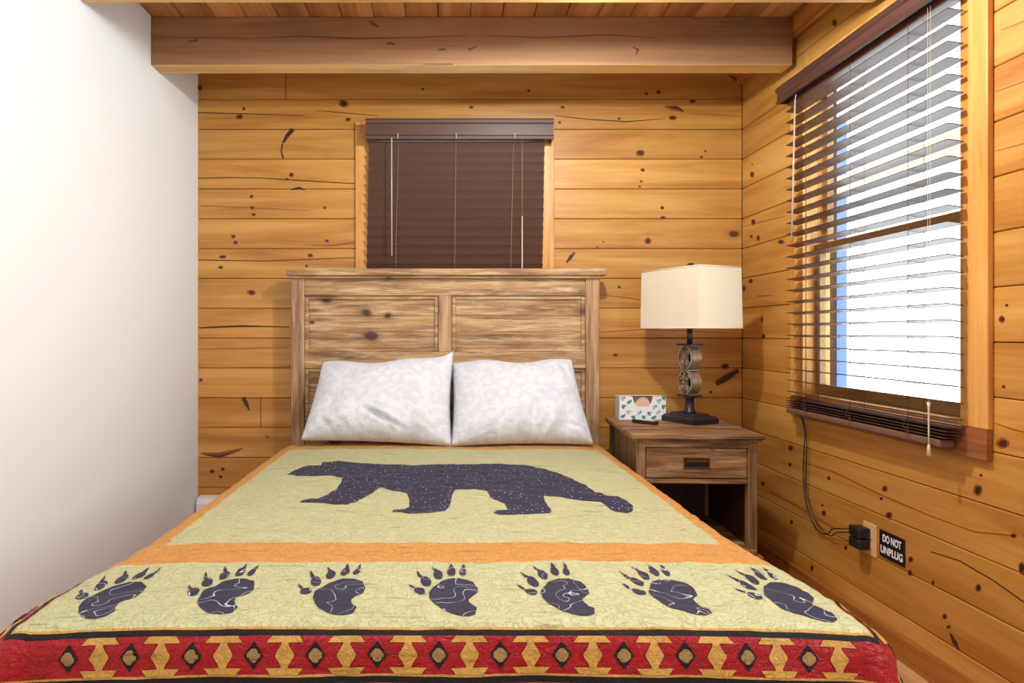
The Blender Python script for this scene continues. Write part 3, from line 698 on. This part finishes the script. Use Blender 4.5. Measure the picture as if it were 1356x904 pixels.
obj('front_rail', bx(bmesh.new(), -wx+0.038, wx-0.038, fy+0.004, fy+0.03, H-0.479, NZ-0.032, 0.002), M['ns_x'], ns)
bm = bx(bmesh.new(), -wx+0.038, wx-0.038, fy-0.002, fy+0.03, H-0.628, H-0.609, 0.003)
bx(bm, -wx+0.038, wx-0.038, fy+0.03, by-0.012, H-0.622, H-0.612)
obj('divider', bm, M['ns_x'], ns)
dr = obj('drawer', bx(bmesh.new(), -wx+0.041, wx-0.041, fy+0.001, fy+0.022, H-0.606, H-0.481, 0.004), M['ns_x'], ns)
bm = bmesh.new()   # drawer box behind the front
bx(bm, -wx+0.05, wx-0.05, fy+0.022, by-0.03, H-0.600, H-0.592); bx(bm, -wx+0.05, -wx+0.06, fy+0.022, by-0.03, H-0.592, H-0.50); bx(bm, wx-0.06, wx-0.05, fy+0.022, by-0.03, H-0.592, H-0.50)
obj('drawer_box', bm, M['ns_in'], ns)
bm = bmesh.new(); hx, hz0, hz1 = 0.054, H-0.565, H-0.519
yh = fy+0.001
for (a, b2, c0_, c1_) in ((-hx, -hx+0.006, hz0, hz1), (hx-0.006, hx, hz0, hz1), (-hx, hx, hz0, hz0+0.006), (-hx, hx, hz1-0.006, hz1)): bx(bm, a, b2, yh-0.004, yh, c0_, c1_, 0.001, 0, 1)
bx(bm, -hx+0.006, hx-0.006, yh-0.0015, yh, hz0+0.006, hz1-0.006, 0, 1)
bx(bm, -hx+0.010, hx-0.010, yh-0.009, yh-0.003, hz1-0.020, hz1-0.008, 0.002, 0, 1)
obj('drawer_pull', bm, [M['brass'], M['lead']], dr)
obj('shelf', bx(bmesh.new(), -wx-0.0, wx, fy, by, 0.19, 0.215, 0.003), M['ns_x'], ns)
bm = bx(bmesh.new(), -wx-0.020, wx+0.020, fy-0.022, by, 0.06, 0.19, 0.006)
for sx in (-1, 1):
    for yy in (fy-0.022, by-0.06): bx(bm, sx*wx-0.03+(-0.0), sx*wx+0.03-0.01*(sx > 0)*0, yy, yy+0.06, 0, 0.062, 0.004)
obj('plinth', bm, M['ns_x'], ns)

# ================================================================== TABLE LAMP
lamp = thing('table_lamp', 'table lamp with cream rectangular shade and black and silver stem on the nightstand', 'lamp', (1.165, 3.10, NZ+0.0005), math.atan2(-0.35, 0.154))
# local x = long side
bm = bmesh.new()
def frus(b_, hx0, hy0, z0_, hx1, hy1, z1_, mi=0):
    a = [b_.verts.new((sx*hx0, sy*hy0, z0_)) for sx, sy in ((-1,-1),(1,-1),(1,1),(-1,1))]
    c = [b_.verts.new((sx*hx1, sy*hy1, z1_)) for sx, sy in ((-1,-1),(1,-1),(1,1),(-1,1))]
    fs = [b_.faces.new(a[::-1]), b_.faces.new(c)]+[b_.faces.new((a[i], a[(i+1) % 4], c[(i+1) % 4], c[i])) for i in range(4)]
    for f in fs: f.material_index = mi
frus(bm, 0.104, 0.076, 0, 0.104, 0.076, 0.022); frus(bm, 0.104, 0.076, 0.022, 0.092, 0.064, 0.034); frus(bm, 0.074, 0.052, 0.034, 0.070, 0.048, 0.044)
obj('base', bm, M['black_satin'], lamp)
bm = bmesh.new()
tube(bm, [(0, 0, .044), (0, 0, .052), (0, 0, .056), (0, 0, .110), (0, 0, .116), (0, 0, .122)], [0.030, 0.030, 0.022, 0.020, 0.026, 0.026], 20)
tube(bm, [(0, 0, .122), (0, 0, .365), (0, 0, .366), (0, 0, .46)], [0.006, 0.006, 0.0125, 0.0125], 14)
frus(bm, 0.047, 0.036, .362, 0.047, 0.036, .370); frus(bm, 0.047, 0.036, .122, 0.047, 0.036, .129)
obj('stem', bm, M['black_satin'], lamp)
# openwork: two stacked ovals of curved metal bands with small scrolls
def ribbon(b_, pts, wdir, w_, t_, mi=0):
    wdir = Vector(wdir); rows_ = []
    for i, p in enumerate(pts):
        p = Vector(p); d = (Vector(pts[min(i+1, len(pts)-1)])-Vector(pts[max(i-1, 0)])).normalized(); n_ = d.cross(wdir).normalized()
        rows_.append([b_.verts.new(p+wdir*w_*a+n_*t_*c) for a, c in ((-1, -1), (1, -1), (1, 1), (-1, 1))])
    for i in range(len(rows_)-1):
        for k in range(4):
            f = b_.faces.new((rows_[i][k], rows_[i][(k+1) % 4], rows_[i+1][(k+1) % 4], rows_[i+1][k])); f.material_index = mi; f.smooth = False
for zc in (0.187, 0.304):
    bm = bmesh.new(); hh = 0.056
    for sx in (-1, 1):
        # outer band on the narrow sides, wide like a strap
        ribbon(bm, [(sx*(0.012+0.034*math.sin(PI*t/16)**0.7), 0, zc-hh+2*hh*t/16) for t in range(17)], (0, 1, 0), 0.026, 0.0016)
        for sy in (-1, 1):
            ribbon(bm, [(sx*(0.008+0.034*math.sin(PI*t/16)**0.7), sy*0.029, zc-hh+2*hh*t/16) for t in range(17)], (1, 0, 0), 0.0042, 0.002)
            # two little scrolls
            for sz in (-1, 1):
                cpt = Vector((sx*0.020, sy*0.031, zc+sz*0.022))
                tube(bm, [cpt+Vector((math.cos(a)*rr*sx, 0, math.sin(a)*rr*sz)) for a, rr in [(q*0.55, 0.014*(1-q/17)) for q in range(14)]], 0.0022, 6)
            tube(bm, [(0, sy*0.032, zc-hh), (0, sy*0.034, zc-0.02), (0, sy*0.036, zc), (0, sy*0.034, zc+0.02), (0, sy*0.032, zc+hh)], 0.0026, 6)
            bs = bmesh.new(); bmesh.ops.create_uvsphere(bs, u_segments=10, v_segments=8, radius=0.006)
            bmesh.ops.translate(bs, verts=bs.verts, vec=(0, sy*0.036, zc)); join(bm, bs)
    bx(bm, -0.030, 0.030, -0.024, 0.024, zc-hh-0.003, zc-hh+0.001, 0.001); bx(bm, -0.030, 0.030, -0.024, 0.024, zc+hh-0.001, zc+hh+0.003, 0.001)
    obj('openwork', bm, M['bronze'], lamp)
# shade: hollow fabric box, slightly wider at the foot
bm = bmesh.new(); LX, LY, za_, zb_ = 0.190, 0.131, 0.440, 0.722
o4 = [[bm.verts.new((sx*(LX-ins-dz*0.004), sy*(LY-ins-dz*0.004), z_)) for sx, sy in ((-1,-1),(1,-1),(1,1),(-1,1))] for ins, z_, dz in ((0, za_, 0), (0, zb_, 1), (0.0025, zb_, 1), (0.0025, za_, 0))]
for r_ in range(4):
    A_, B_ = o4[r_], o4[(r_+1) % 4]
    for k in range(4): bm.faces.new((A_[k], A_[(k+1) % 4], B_[(k+1) % 4], B_[k]))
bmesh.ops.recalc_face_normals(bm, faces=bm.faces)
sh = obj('lamp_shade', bm, M['shade'], lamp)
bm = bmesh.new()
for z_ in (za_+0.003, zb_-0.003):
    e = 0.0006-(0.004 if z_ > 0.6 else 0); pts = [(sx*(LX+e), sy*(LY+e)) for sx, sy in ((-1,-1),(1,-1),(1,1),(-1,1))]
    bm = bmesh.new()
    for k in range(4):
        a_, c_ = pts[k], pts[(k+1) % 4]; tube(bm, [(a_[0], a_[1], z_), (c_[0], c_[1], z_)], 0.0022, 6)
    obj('shade_trim', bm, M['shade'], sh)
bm = bmesh.new()
tube(bm, [(0, 0, .46), (0, 0, .705), (0, 0, .722)], 0.003, 8); tube(bm, [(-LX+0.005, 0, .705), (LX-0.005, 0, .705)], 0.002, 6); tube(bm, [(0, -LY+0.005, .705), (0, LY-0.005, .705)], 0.002, 6)
tube(bm, [(0, 0, .708), (0, 0, .716), (0, 0, .726), (0, 0, .736)], [0.009, 0.011, 0.008, 0.003], 12)
obj('harp', bm, M['black_satin'], lamp)
bm = bmesh.new(); tube(bm, [(0, 0, .46), (0, 0, .49), (0, 0, .52), (0, 0, .55), (0, 0, .57), (0, 0, .585)], [0.013, 0.015, 0.026, 0.03, 0.022, 0.004], 16)
obj('bulb', bm, M['white'], lamp)

# ================================================================== TISSUE BOX
tb = thing('tissue_box', 'white tissue box with teal leaf print on the nightstand behind the remote', 'tissue box', (0.968, 3.222, NZ+0.0005), math.radians(-2))
bm = bmesh.new(); hw, hd, ht = 0.112, 0.045, 0.112
# front panel with a scooped opening, cut into the front and top
open_ = [(-0.050, ht), (-0.040, ht-0.030), (-0.024, ht-0.048), (0.026, ht-0.048), (0.040, ht-0.030), (0.050, ht)]
front = [(-hw, 0), (hw, 0), (hw, ht)]+open_[::-1]+[(-hw, ht)]
prism(bm, front, lambda x_, z_: Vector((x_, -hd, z_)), lambda x_, z_: Vector((x_, -hd+0.0012, z_)))
for (a, b2, c0_, c1_, d0, d1) in ((-hw, -hw+.0012, -hd, hd, 0, ht), (hw-.0012, hw, -hd, hd, 0, ht), (-hw, hw, hd-.0012, hd, 0, ht), (-hw, hw, -hd, hd, 0, .0012), (-hw, -0.050, -hd, hd, ht-.0012, ht), (0.050, hw, -hd, hd, ht-.0012, ht), (-0.05, 0.05, 0.01, hd, ht-.0012, ht)):
    bx(bm, a, b2, c0_, c1_, d0, d1)
def leaf(cx_, cz_, L_, an, wd):
    pl = []
    for t in range(9): q = t/8; pl.append((q-0.5, math.sin(PI*q)*wd))
    for t in range(1, 8): q = 1-t/8; pl.append((q-0.5, -math.sin(PI*q)*wd))
    P2 = [(cx_+L_*(x_*math.cos(an)-z_*math.sin(an)), cz_+L_*(x_*math.sin(an)+z_*math.cos(an))) for x_, z_ in pl]
    f = bm.faces.new([bm.verts.new((x_, -hd-0.0004, z_)) for x_, z_ in P2]); f.material_index = random.choice((1, 1, 2)); 
    f.normal_update()
    if f.normal.y > 0: f.normal_flip()
for (cx_, cz_, an) in ((-0.066, 0.085, 0.7), (-0.070, 0.036, -0.8), (-0.094, 0.062, 1.8), (-0.018, 0.032, 0.9), (0.030, 0.030, 2.0), (0.075, 0.090, -0.7), (0.074, 0.036, 0.9), (0.098, 0.062, 1.8), (-0.096, 0.016, 0.3), (0.004, 0.012, 2.4), (-0.045, 0.012, 2.6), (0.055, 0.060, 1.2), (0.052, 0.010, 0.2), (-0.098, 0.100, 2.2), (0.1, 0.105, 2.2)):
    leaf(cx_, cz_, 0.026, an, 0.30); leaf(cx_+0.009, cz_+0.006, 0.015, an+0.9, 0.30)
M['teal'] = plain('teal_print', srgb(58, 140, 152), 0.6); M['pale_teal'] = plain('pale_teal_print', srgb(150, 196, 200), 0.6)
M['carton'] = plain('brown_carton_inside', srgb(120, 90, 66), 0.8); M['tissue'] = plain('beige_tissue', srgb(214, 186, 160), 0.9)
obj('carton', bm, [M['white'], M['teal'], M['pale_teal']], tb)
obj('opening', bx(bmesh.new(), -0.052, 0.052, -hd+0.004, -hd+0.006, ht-0.052, ht-0.002), M['carton'], tb)
bm = bmesh.new()
prism(bm, [(-0.036, ht-0.05), (0.036, ht-0.05), (0.034, ht-0.026), (0.020, ht-0.008), (0.0, ht-0.003), (-0.018, ht-0.010), (-0.034, ht-0.028)], lambda x_, z_: Vector((x_, -hd+0.0016+0.001*math.sin(x_*150), z_)), lambda x_, z_: Vector((x_, -hd+0.0036, z_)))
obj('tissue', bm, M['tissue'], tb)

# ================================================================== REMOTE
rc = thing('remote_control', 'small black remote control lying in front of the tissue box', 'remote', (0.938, 3.045, NZ+0.0005), math.radians(-52))
obj('body', bx(bmesh.new(), -0.062, 0.062, -0.018, 0.018, 0, 0.016, 0.005, 0, 3), M['black_plastic'], rc, sm_angle=0.6)
bm = bmesh.new()
for i in range(4):
    for j in range(2): bx(bm, -0.02+i*0.018, -0.009+i*0.018, -0.011+j*0.014, -0.002+j*0.014, 0.0155, 0.018, 0.001, 0, 1)
bx(bm, -0.050, -0.030, -0.010, 0.010, 0.0155, 0.0185, 0.003)
obj('buttons', bm, M['white'], rc)

# ================================================================== BLINDS
SP = 0.0484
def slat(b_, p0, p1, wdir, half, thick, crown, seg=4, mi=0):
    """a thin crowned slat from p0 to p1, wdir = direction across"""
    p0, p1, wdir = Vector(p0), Vector(p1), Vector(wdir).normalized()
    ln = (p1-p0).normalized(); nrm = ln.cross(wdir).normalized()
    if nrm.z < 0: nrm = -nrm
    top_, bot_ = [], []
    for e in (p0, p1):
        T, B_ = [], []
        for i in range(seg+1):
            q = -1+2*i/seg; base_ = e+wdir*half*q+nrm*crown*(1-q*q)
            T.append(b_.verts.new(base_+nrm*thick/2)); B_.append(b_.verts.new(base_-nrm*thick/2))
        top_.append(T); bot_.append(B_)
    fs = []
    for i in range(seg):
        fs.append(b_.faces.new((top_[0][i], top_[0][i+1], top_[1][i+1], top_[1][i]))); fs.append(b_.faces.new((bot_[0][i], bot_[1][i], bot_[1][i+1], bot_[0][i+1])))
    for i in (0, seg): fs.append(b_.faces.new((top_[0][i], top_[1][i], bot_[1][i], bot_[0][i])))
    for e in (0, 1): fs.append(b_.faces.new([*top_[e], *bot_[e][::-1]]))
    for f in fs: f.material_index = mi
    bmesh.ops.recalc_face_normals(b_, faces=fs)
# ---- right window blind, slats open
BY0, BY1 = 1.936, 2.846; XI, XO = 1.487, 1.537
bl = thing('window_blind', 'dark brown venetian blind with open slats over the bright right-hand window', 'blind', (XR-0.05, (BY0+BY1)/2, H-0.33), 0, 'venetian blinds')
xm = (XI+XO)/2; tilt = math.radians(8)
wd = Vector((math.cos(tilt), 0, -math.sin(tilt)))
bm = bmesh.new(); zs = []
for k in range(26):
    z_ = H+0.956-SP*k; zs.append(z_)
    slat(bm, (xm, BY0, z_), (xm, BY1, z_), wd, 0.0252, 0.0028, 0.0012)
for k, z_ in enumerate((H-0.281, H-0.293, H-0.303, H-0.313)):
    dx = (0.002, -0.002, 0.003, 0)[k]; slat(bm, (xm+dx, BY0+0.003*k, z_), (xm+dx, BY1, z_), Vector((1, 0, -0.05)), 0.0252, 0.0028, 0.001)
obj('slats', bm, M['blind'], bl, world=True)
obj('bottom_rail', bx(bmesh.new(), xm-0.026, xm+0.026, BY0+0.03, BY1, H-0.344, H-0.320, 0.007, 0, 3), M['rail'], bl, world=True)
obj('headrail', bx(bmesh.new(), xm-0.02, xm+0.028, BY0+0.002, BY1-0.002, H+0.985, H+1.045, 0.002), M['blind'], bl, world=True)
# valance: moulded strip, profile in x-z
pf = [(1.452, H+1.066), (1.446, H+1.058), (1.449, H+1.046), (1.455, H+1.040), (1.455, H+1.012), (1.449, H+1.005), (1.452, H+0.996), (1.464, H+0.996), (1.464, H+1.066)]
bm = bmesh.new(); prism(bm, pf, lambda x_, z_: Vector((x_, BY0-0.012, z_)), lambda x_, z_: Vector((x_, BY1+0.012, z_)))
for y_ in (BY0-0.012, BY1+0.004): bx(bm, 1.464, XR-0.019, y_, y_+0.008, H+0.996, H+1.066, 0.001)
obj('valance', bm, M['blind'], bl, world=True)
for D_ in (2.096, 2.395, 2.69):
    bm = bmesh.new()
    for x_ in (XI-0.001, XO+0.001): tube(bm, [(x_, D_, H+0.99), (x_, D_+0.001, H+0.3), (x_, D_, H-0.32)], 0.0009, 5)
    for z_ in zs: tube(bm, [(XI-0.001, D_, z_+0.001), (XO+0.001, D_, z_-0.0065)], 0.0007, 4)
    # slack at the bottom, looped
    random.seed(int(D_*100))
    lo = [(XI-0.004, D_, H-0.27)]+[(XI-0.006-0.004*math.sin(q), D_+0.012*math.sin(q*1.7), H-0.285-0.006*q+0.012*math.cos(q*2.1)) for q in range(1, 9)]
    tube(bm, smooth_path(lo, 4), 0.0010, 5)
    obj('ladder_cord', bm, M['cord_dark' if D_ > 2 else 'cord'], bl, world=True)
bm = bmesh.new(); tube(bm, [(1.470, 2.73, H+0.995), (1.468, 2.735, H+0.975)], 0.002, 6); tube(bm, [(1.468, 2.735, H+0.975), (1.464, 2.755, H+0.39)], 0.0035, 8)
obj('tilt_wand', bm, M['clear'], bl, world=True)
bm = bmesh.new(); Dp = 1.99
for s in (-1, 1): tube(bm, [(1.475, Dp+s*0.006, H+0.99), (1.474, Dp+s*0.004, H), (1.474, Dp+s*0.001, H-0.24)], 0.0005, 5)
tube(bm, [(1.474, Dp, H-0.21), (1.474, Dp, H-0.225), (1.474, Dp, H-0.30), (1.474, Dp, H-0.34)], [0.006, 0.003, 0.0022, 0.002], 8)
tube(bm, [(1.474, Dp, H-0.338), (1.474, Dp, H-0.345), (1.474, Dp, H-0.372)], [0.003, 0.0045, 0.0065], 10)
obj('pull_cord', bm, M['ivory'], bl, world=True)

# ---- rear window blind, slats closed
bl = thing('window_blind', 'closed dark brown venetian blind on the rear wall above the headboard', 'blind', (0.07, YB-0.05, H), 0, 'venetian blinds')
bx0, bx1 = -0.383, 0.522; yb0 = 3.377
bm = bmesh.new(); zs = []
ct = math.radians(64)
k = 0
while True:
    z_ = H+0.998-0.0475*k
    if z_ < H+0.10: break
    zs.append(z_); slat(bm, (bx0-0.000-0.0008*k, yb0, z_), (bx1-0.0008*k, yb0, z_), (0, -math.cos(ct), math.sin(ct)), 0.0288, 0.0028, 0.0032); k += 1
obj('slats', bm, M['blind_x'], bl, world=True)
obj('bottom_rail', bx(bmesh.new(), bx0-0.01, bx1-0.01, yb0-0.024, yb0+0.024, H+0.060, H+0.078, 0.005), M['blind_x'], bl, world=True)
obj('headrail', bx(bmesh.new(), bx0, bx1, yb0-0.02, yb0+0.028, H+0.985, H+1.045, 0.002), M['blind_x'], bl, world=True)
pf = [(3.322, H+1.088), (3.314, H+1.080), (3.318, H+1.066), (3.325, H+1.060), (3.325, H+1.006), (3.318, H+0.998), (3.321, H+0.985), (3.336, H+0.985), (3.336, H+1.088)]
bm = bmesh.new(); prism(bm, pf, lambda y_, z_: Vector((-0.394, y_, z_)), lambda y_, z_: Vector((0.560, y_, z_)))
for x_ in (-0.394, 0.552): bx(bm, x_, x_+0.008, 3.336, YB-0.019, H+0.985, H+1.088, 0.001)
obj('valance', bm, M['blind_x'], bl, world=True)
for px in (527, 604, 681):
    X_ = (px-VX)*3.33/F; dx = (-0.02 if px != 604 else -0.01)
    bm = bmesh.new()
    tube(bm, [(X_, 3.366, H+0.985), (X_+dx, 3.366, H+0.09)], 0.0010, 5)
    for j, z_ in enumerate(zs): tube(bm, [(X_+dx*j/len(zs), 3.366, z_-0.014), (X_+dx*j/len(zs)+0.001, 3.370, z_-0.020)], 0.0014, 5)
    bx(bm, X_-0.003, X_+0.003, 3.310, 3.326, H+0.984, H+1.010, 0.001)
    obj('ladder_cord', bm, M['cord'], bl, world=True)
X_ = (518.5-VX)*3.31/F
bm = bmesh.new(); tube(bm, [(X_, 3.33, H+0.995), (X_, 3.312, H+0.985), (X_+0.001, 3.31, H+0.39)], 0.0034, 8)
obj('tilt_wand', bm, M['clear'], bl, world=True)
X_ = (693-VX)*3.31/F
bm = bmesh.new()
tube(bm, [(X_+0.0, 3.362, H+0.985), (X_, 3.362, H+0.60)], 0.0006, 4); tube(bm, [(X_, 3.360, H+0.60), (X_, 3.360, H+0.10)], 0.0030, 8)
obj('pull_cord', bm, M['ivory'], bl, world=True)

# ================================================================== OUTLET, CORD, SIGN
def rw(px, py, d=0.0): return rpt(px, py, d)
ol = thing('electrical_outlet', 'beige wall outlet with a plug in it on the right wall beside the sign', 'outlet', (XR, 2.396, H-0.752))
obj('cover_plate', bx(bmesh.new(), -0.006, 0, -0.036, 0.036, -0.058, 0.058, 0.002), M['plate'], ol)
for z_ in (-0.020, 0.020):
    so = obj('socket', bx(bmesh.new(), -0.0085, -0.006, -0.016, 0.016, z_-0.0135, z_+0.0135, 0.001), M['ivory'], ol)
pg = thing('power_cord', 'black twin plug and dangling black cord in the beige wall outlet', 'power cord', (XR-0.03, 2.43, H-0.76))
for z_ in (H-0.729, H-0.770):
    bm = bx(bmesh.new(), XR-0.055, XR-0.0088, 2.382, 2.442, z_-0.019, z_+0.019, 0.006, 0, 3)
    for q in range(3): bx(bm, XR-0.058, XR-0.052, 2.392+q*0.016, 2.398+q*0.016, z_-0.014, z_+0.014, 0.001, 0, 1)
    obj('plug', bm, M['black_plastic'], pg, world=True, sm_angle=0.6)
for j, pts in enumerate(([(1062,556),(1066,575),(1064,610),(1065,650),(1072,682),(1085,704),(1097,706),(1108,700),(1127,700)], [(1064,558),(1068,580),(1068,612),(1068,648),(1076,680),(1088,700),(1100,709),(1112,705),(1127,704)])):
    P = [rpt(x_, y_, 0.012+0.004*j) for x_, y_ in pts]
    P[-1] = Vector((XR-0.030, 2.442, H-0.729-0.012*j)); P[-2] = Vector((XR-0.026, P[-2].y, P[-2].z))
    P = [Vector((XR-0.024, P[0].y+0.004, H-0.35+0.0*j))]+P
    bm = bmesh.new(); tube(bm, smooth_path(P, 6), 0.0022, 8); obj('cord', bm, M['black_plastic'], pg, world=True)
sg = thing('warning_sign', 'small black sign with white letters reading DO NOT UNPLUG', 'sign', (XR, 2.280, H-0.745))
obj('sign_board', bx(bmesh.new(), -0.004, -0.0005, -0.064, 0.064, -0.048, 0.046, 0.001), M['sign'], sg)
def text(body, size, loc, parent, m_, bold, wid):
    cu_ = bpy.data.curves.new('t', 'FONT'); cu_.body = body; cu_.size = size; cu_.align_x = 'CENTER'; cu_.align_y = 'CENTER'; cu_.offset = bold; cu_.extrude = 0.0003
    to = bpy.data.objects.new('t', cu_); COL.objects.link(to)
    me = bpy.data.meshes.new_from_object(to.evaluated_get(bpy.context.evaluated_depsgraph_get()))
    bpy.data.objects.remove(to)
    xs = [v.co.x for v in me.vertices]; k_ = wid/(max(xs)-min(xs)); xc_ = (max(xs)+min(xs))/2
    for v in me.vertices:
        x_, y_, z_ = v.co; v.co = Vector((-z_, -(x_-xc_)*k_, y_))
    me.materials.append(m_)
    o = bpy.data.objects.new('lettering', me); COL.objects.link(o); o.parent = parent; o.location = loc; return o
text('DO NOT', 0.036, (-0.0045, -0.002, 0.019), sg, M['sign_white'], 0.0011, 0.094)
text('UNPLUG', 0.036, (-0.0045, 0.0, -0.022), sg, M['sign_white'], 0.0011, 0.112)

# ================================================================== BASEBOARD HEATER
ht_ = thing('baseboard_heater', 'white baseboard heater low on the rear wall, its end showing left of the bed', 'heater', (-0.9, YB-0.03, 0.12))
bm = bmesh.new(); prism(bm, [(YB-0.001, 0.12), (YB-0.06, 0.12), (YB-0.06, 0.235), (YB-0.045, 0.262), (YB-0.001, 0.268)], lambda y_, z_: Vector((-1.27, y_, z_)), lambda y_, z_: Vector((-0.60, y_, z_)))
obj('casing', bm, M['white'], ht_, world=True)
obj('vent', bx(bmesh.new(), -1.25, -0.62, YB-0.0615, YB-0.060, 0.14, 0.152), M['lead'], ht_, world=True)

# ================================================================== OUTSIDE THE WINDOW
o = obj('porch_post', bx(bmesh.new(), 4.195, 4.29, 6.96, 7.0, -0.3, 3.4, 0.01), M['post_blue']); tag(o, 'broad pale blue post outside, seen through the left part of the right window', 'post', 'posts outside')
o = obj('porch_post', bx(bmesh.new(), 4.085, 4.135, 6.97, 7.0, -0.3, 3.4, 0.01), M['post_blue']); tag(o, 'thin pale blue post outside, just left of the broad post', 'post', 'posts outside')
o = obj('porch_beam', bx(bmesh.new(), 2.75, 2.85, 2.0, 8.0, H+0.98, H+1.09, 0.01), M['porch']); tag(o, 'tan timber beam outside, seen between the slats of the right window', 'beam')
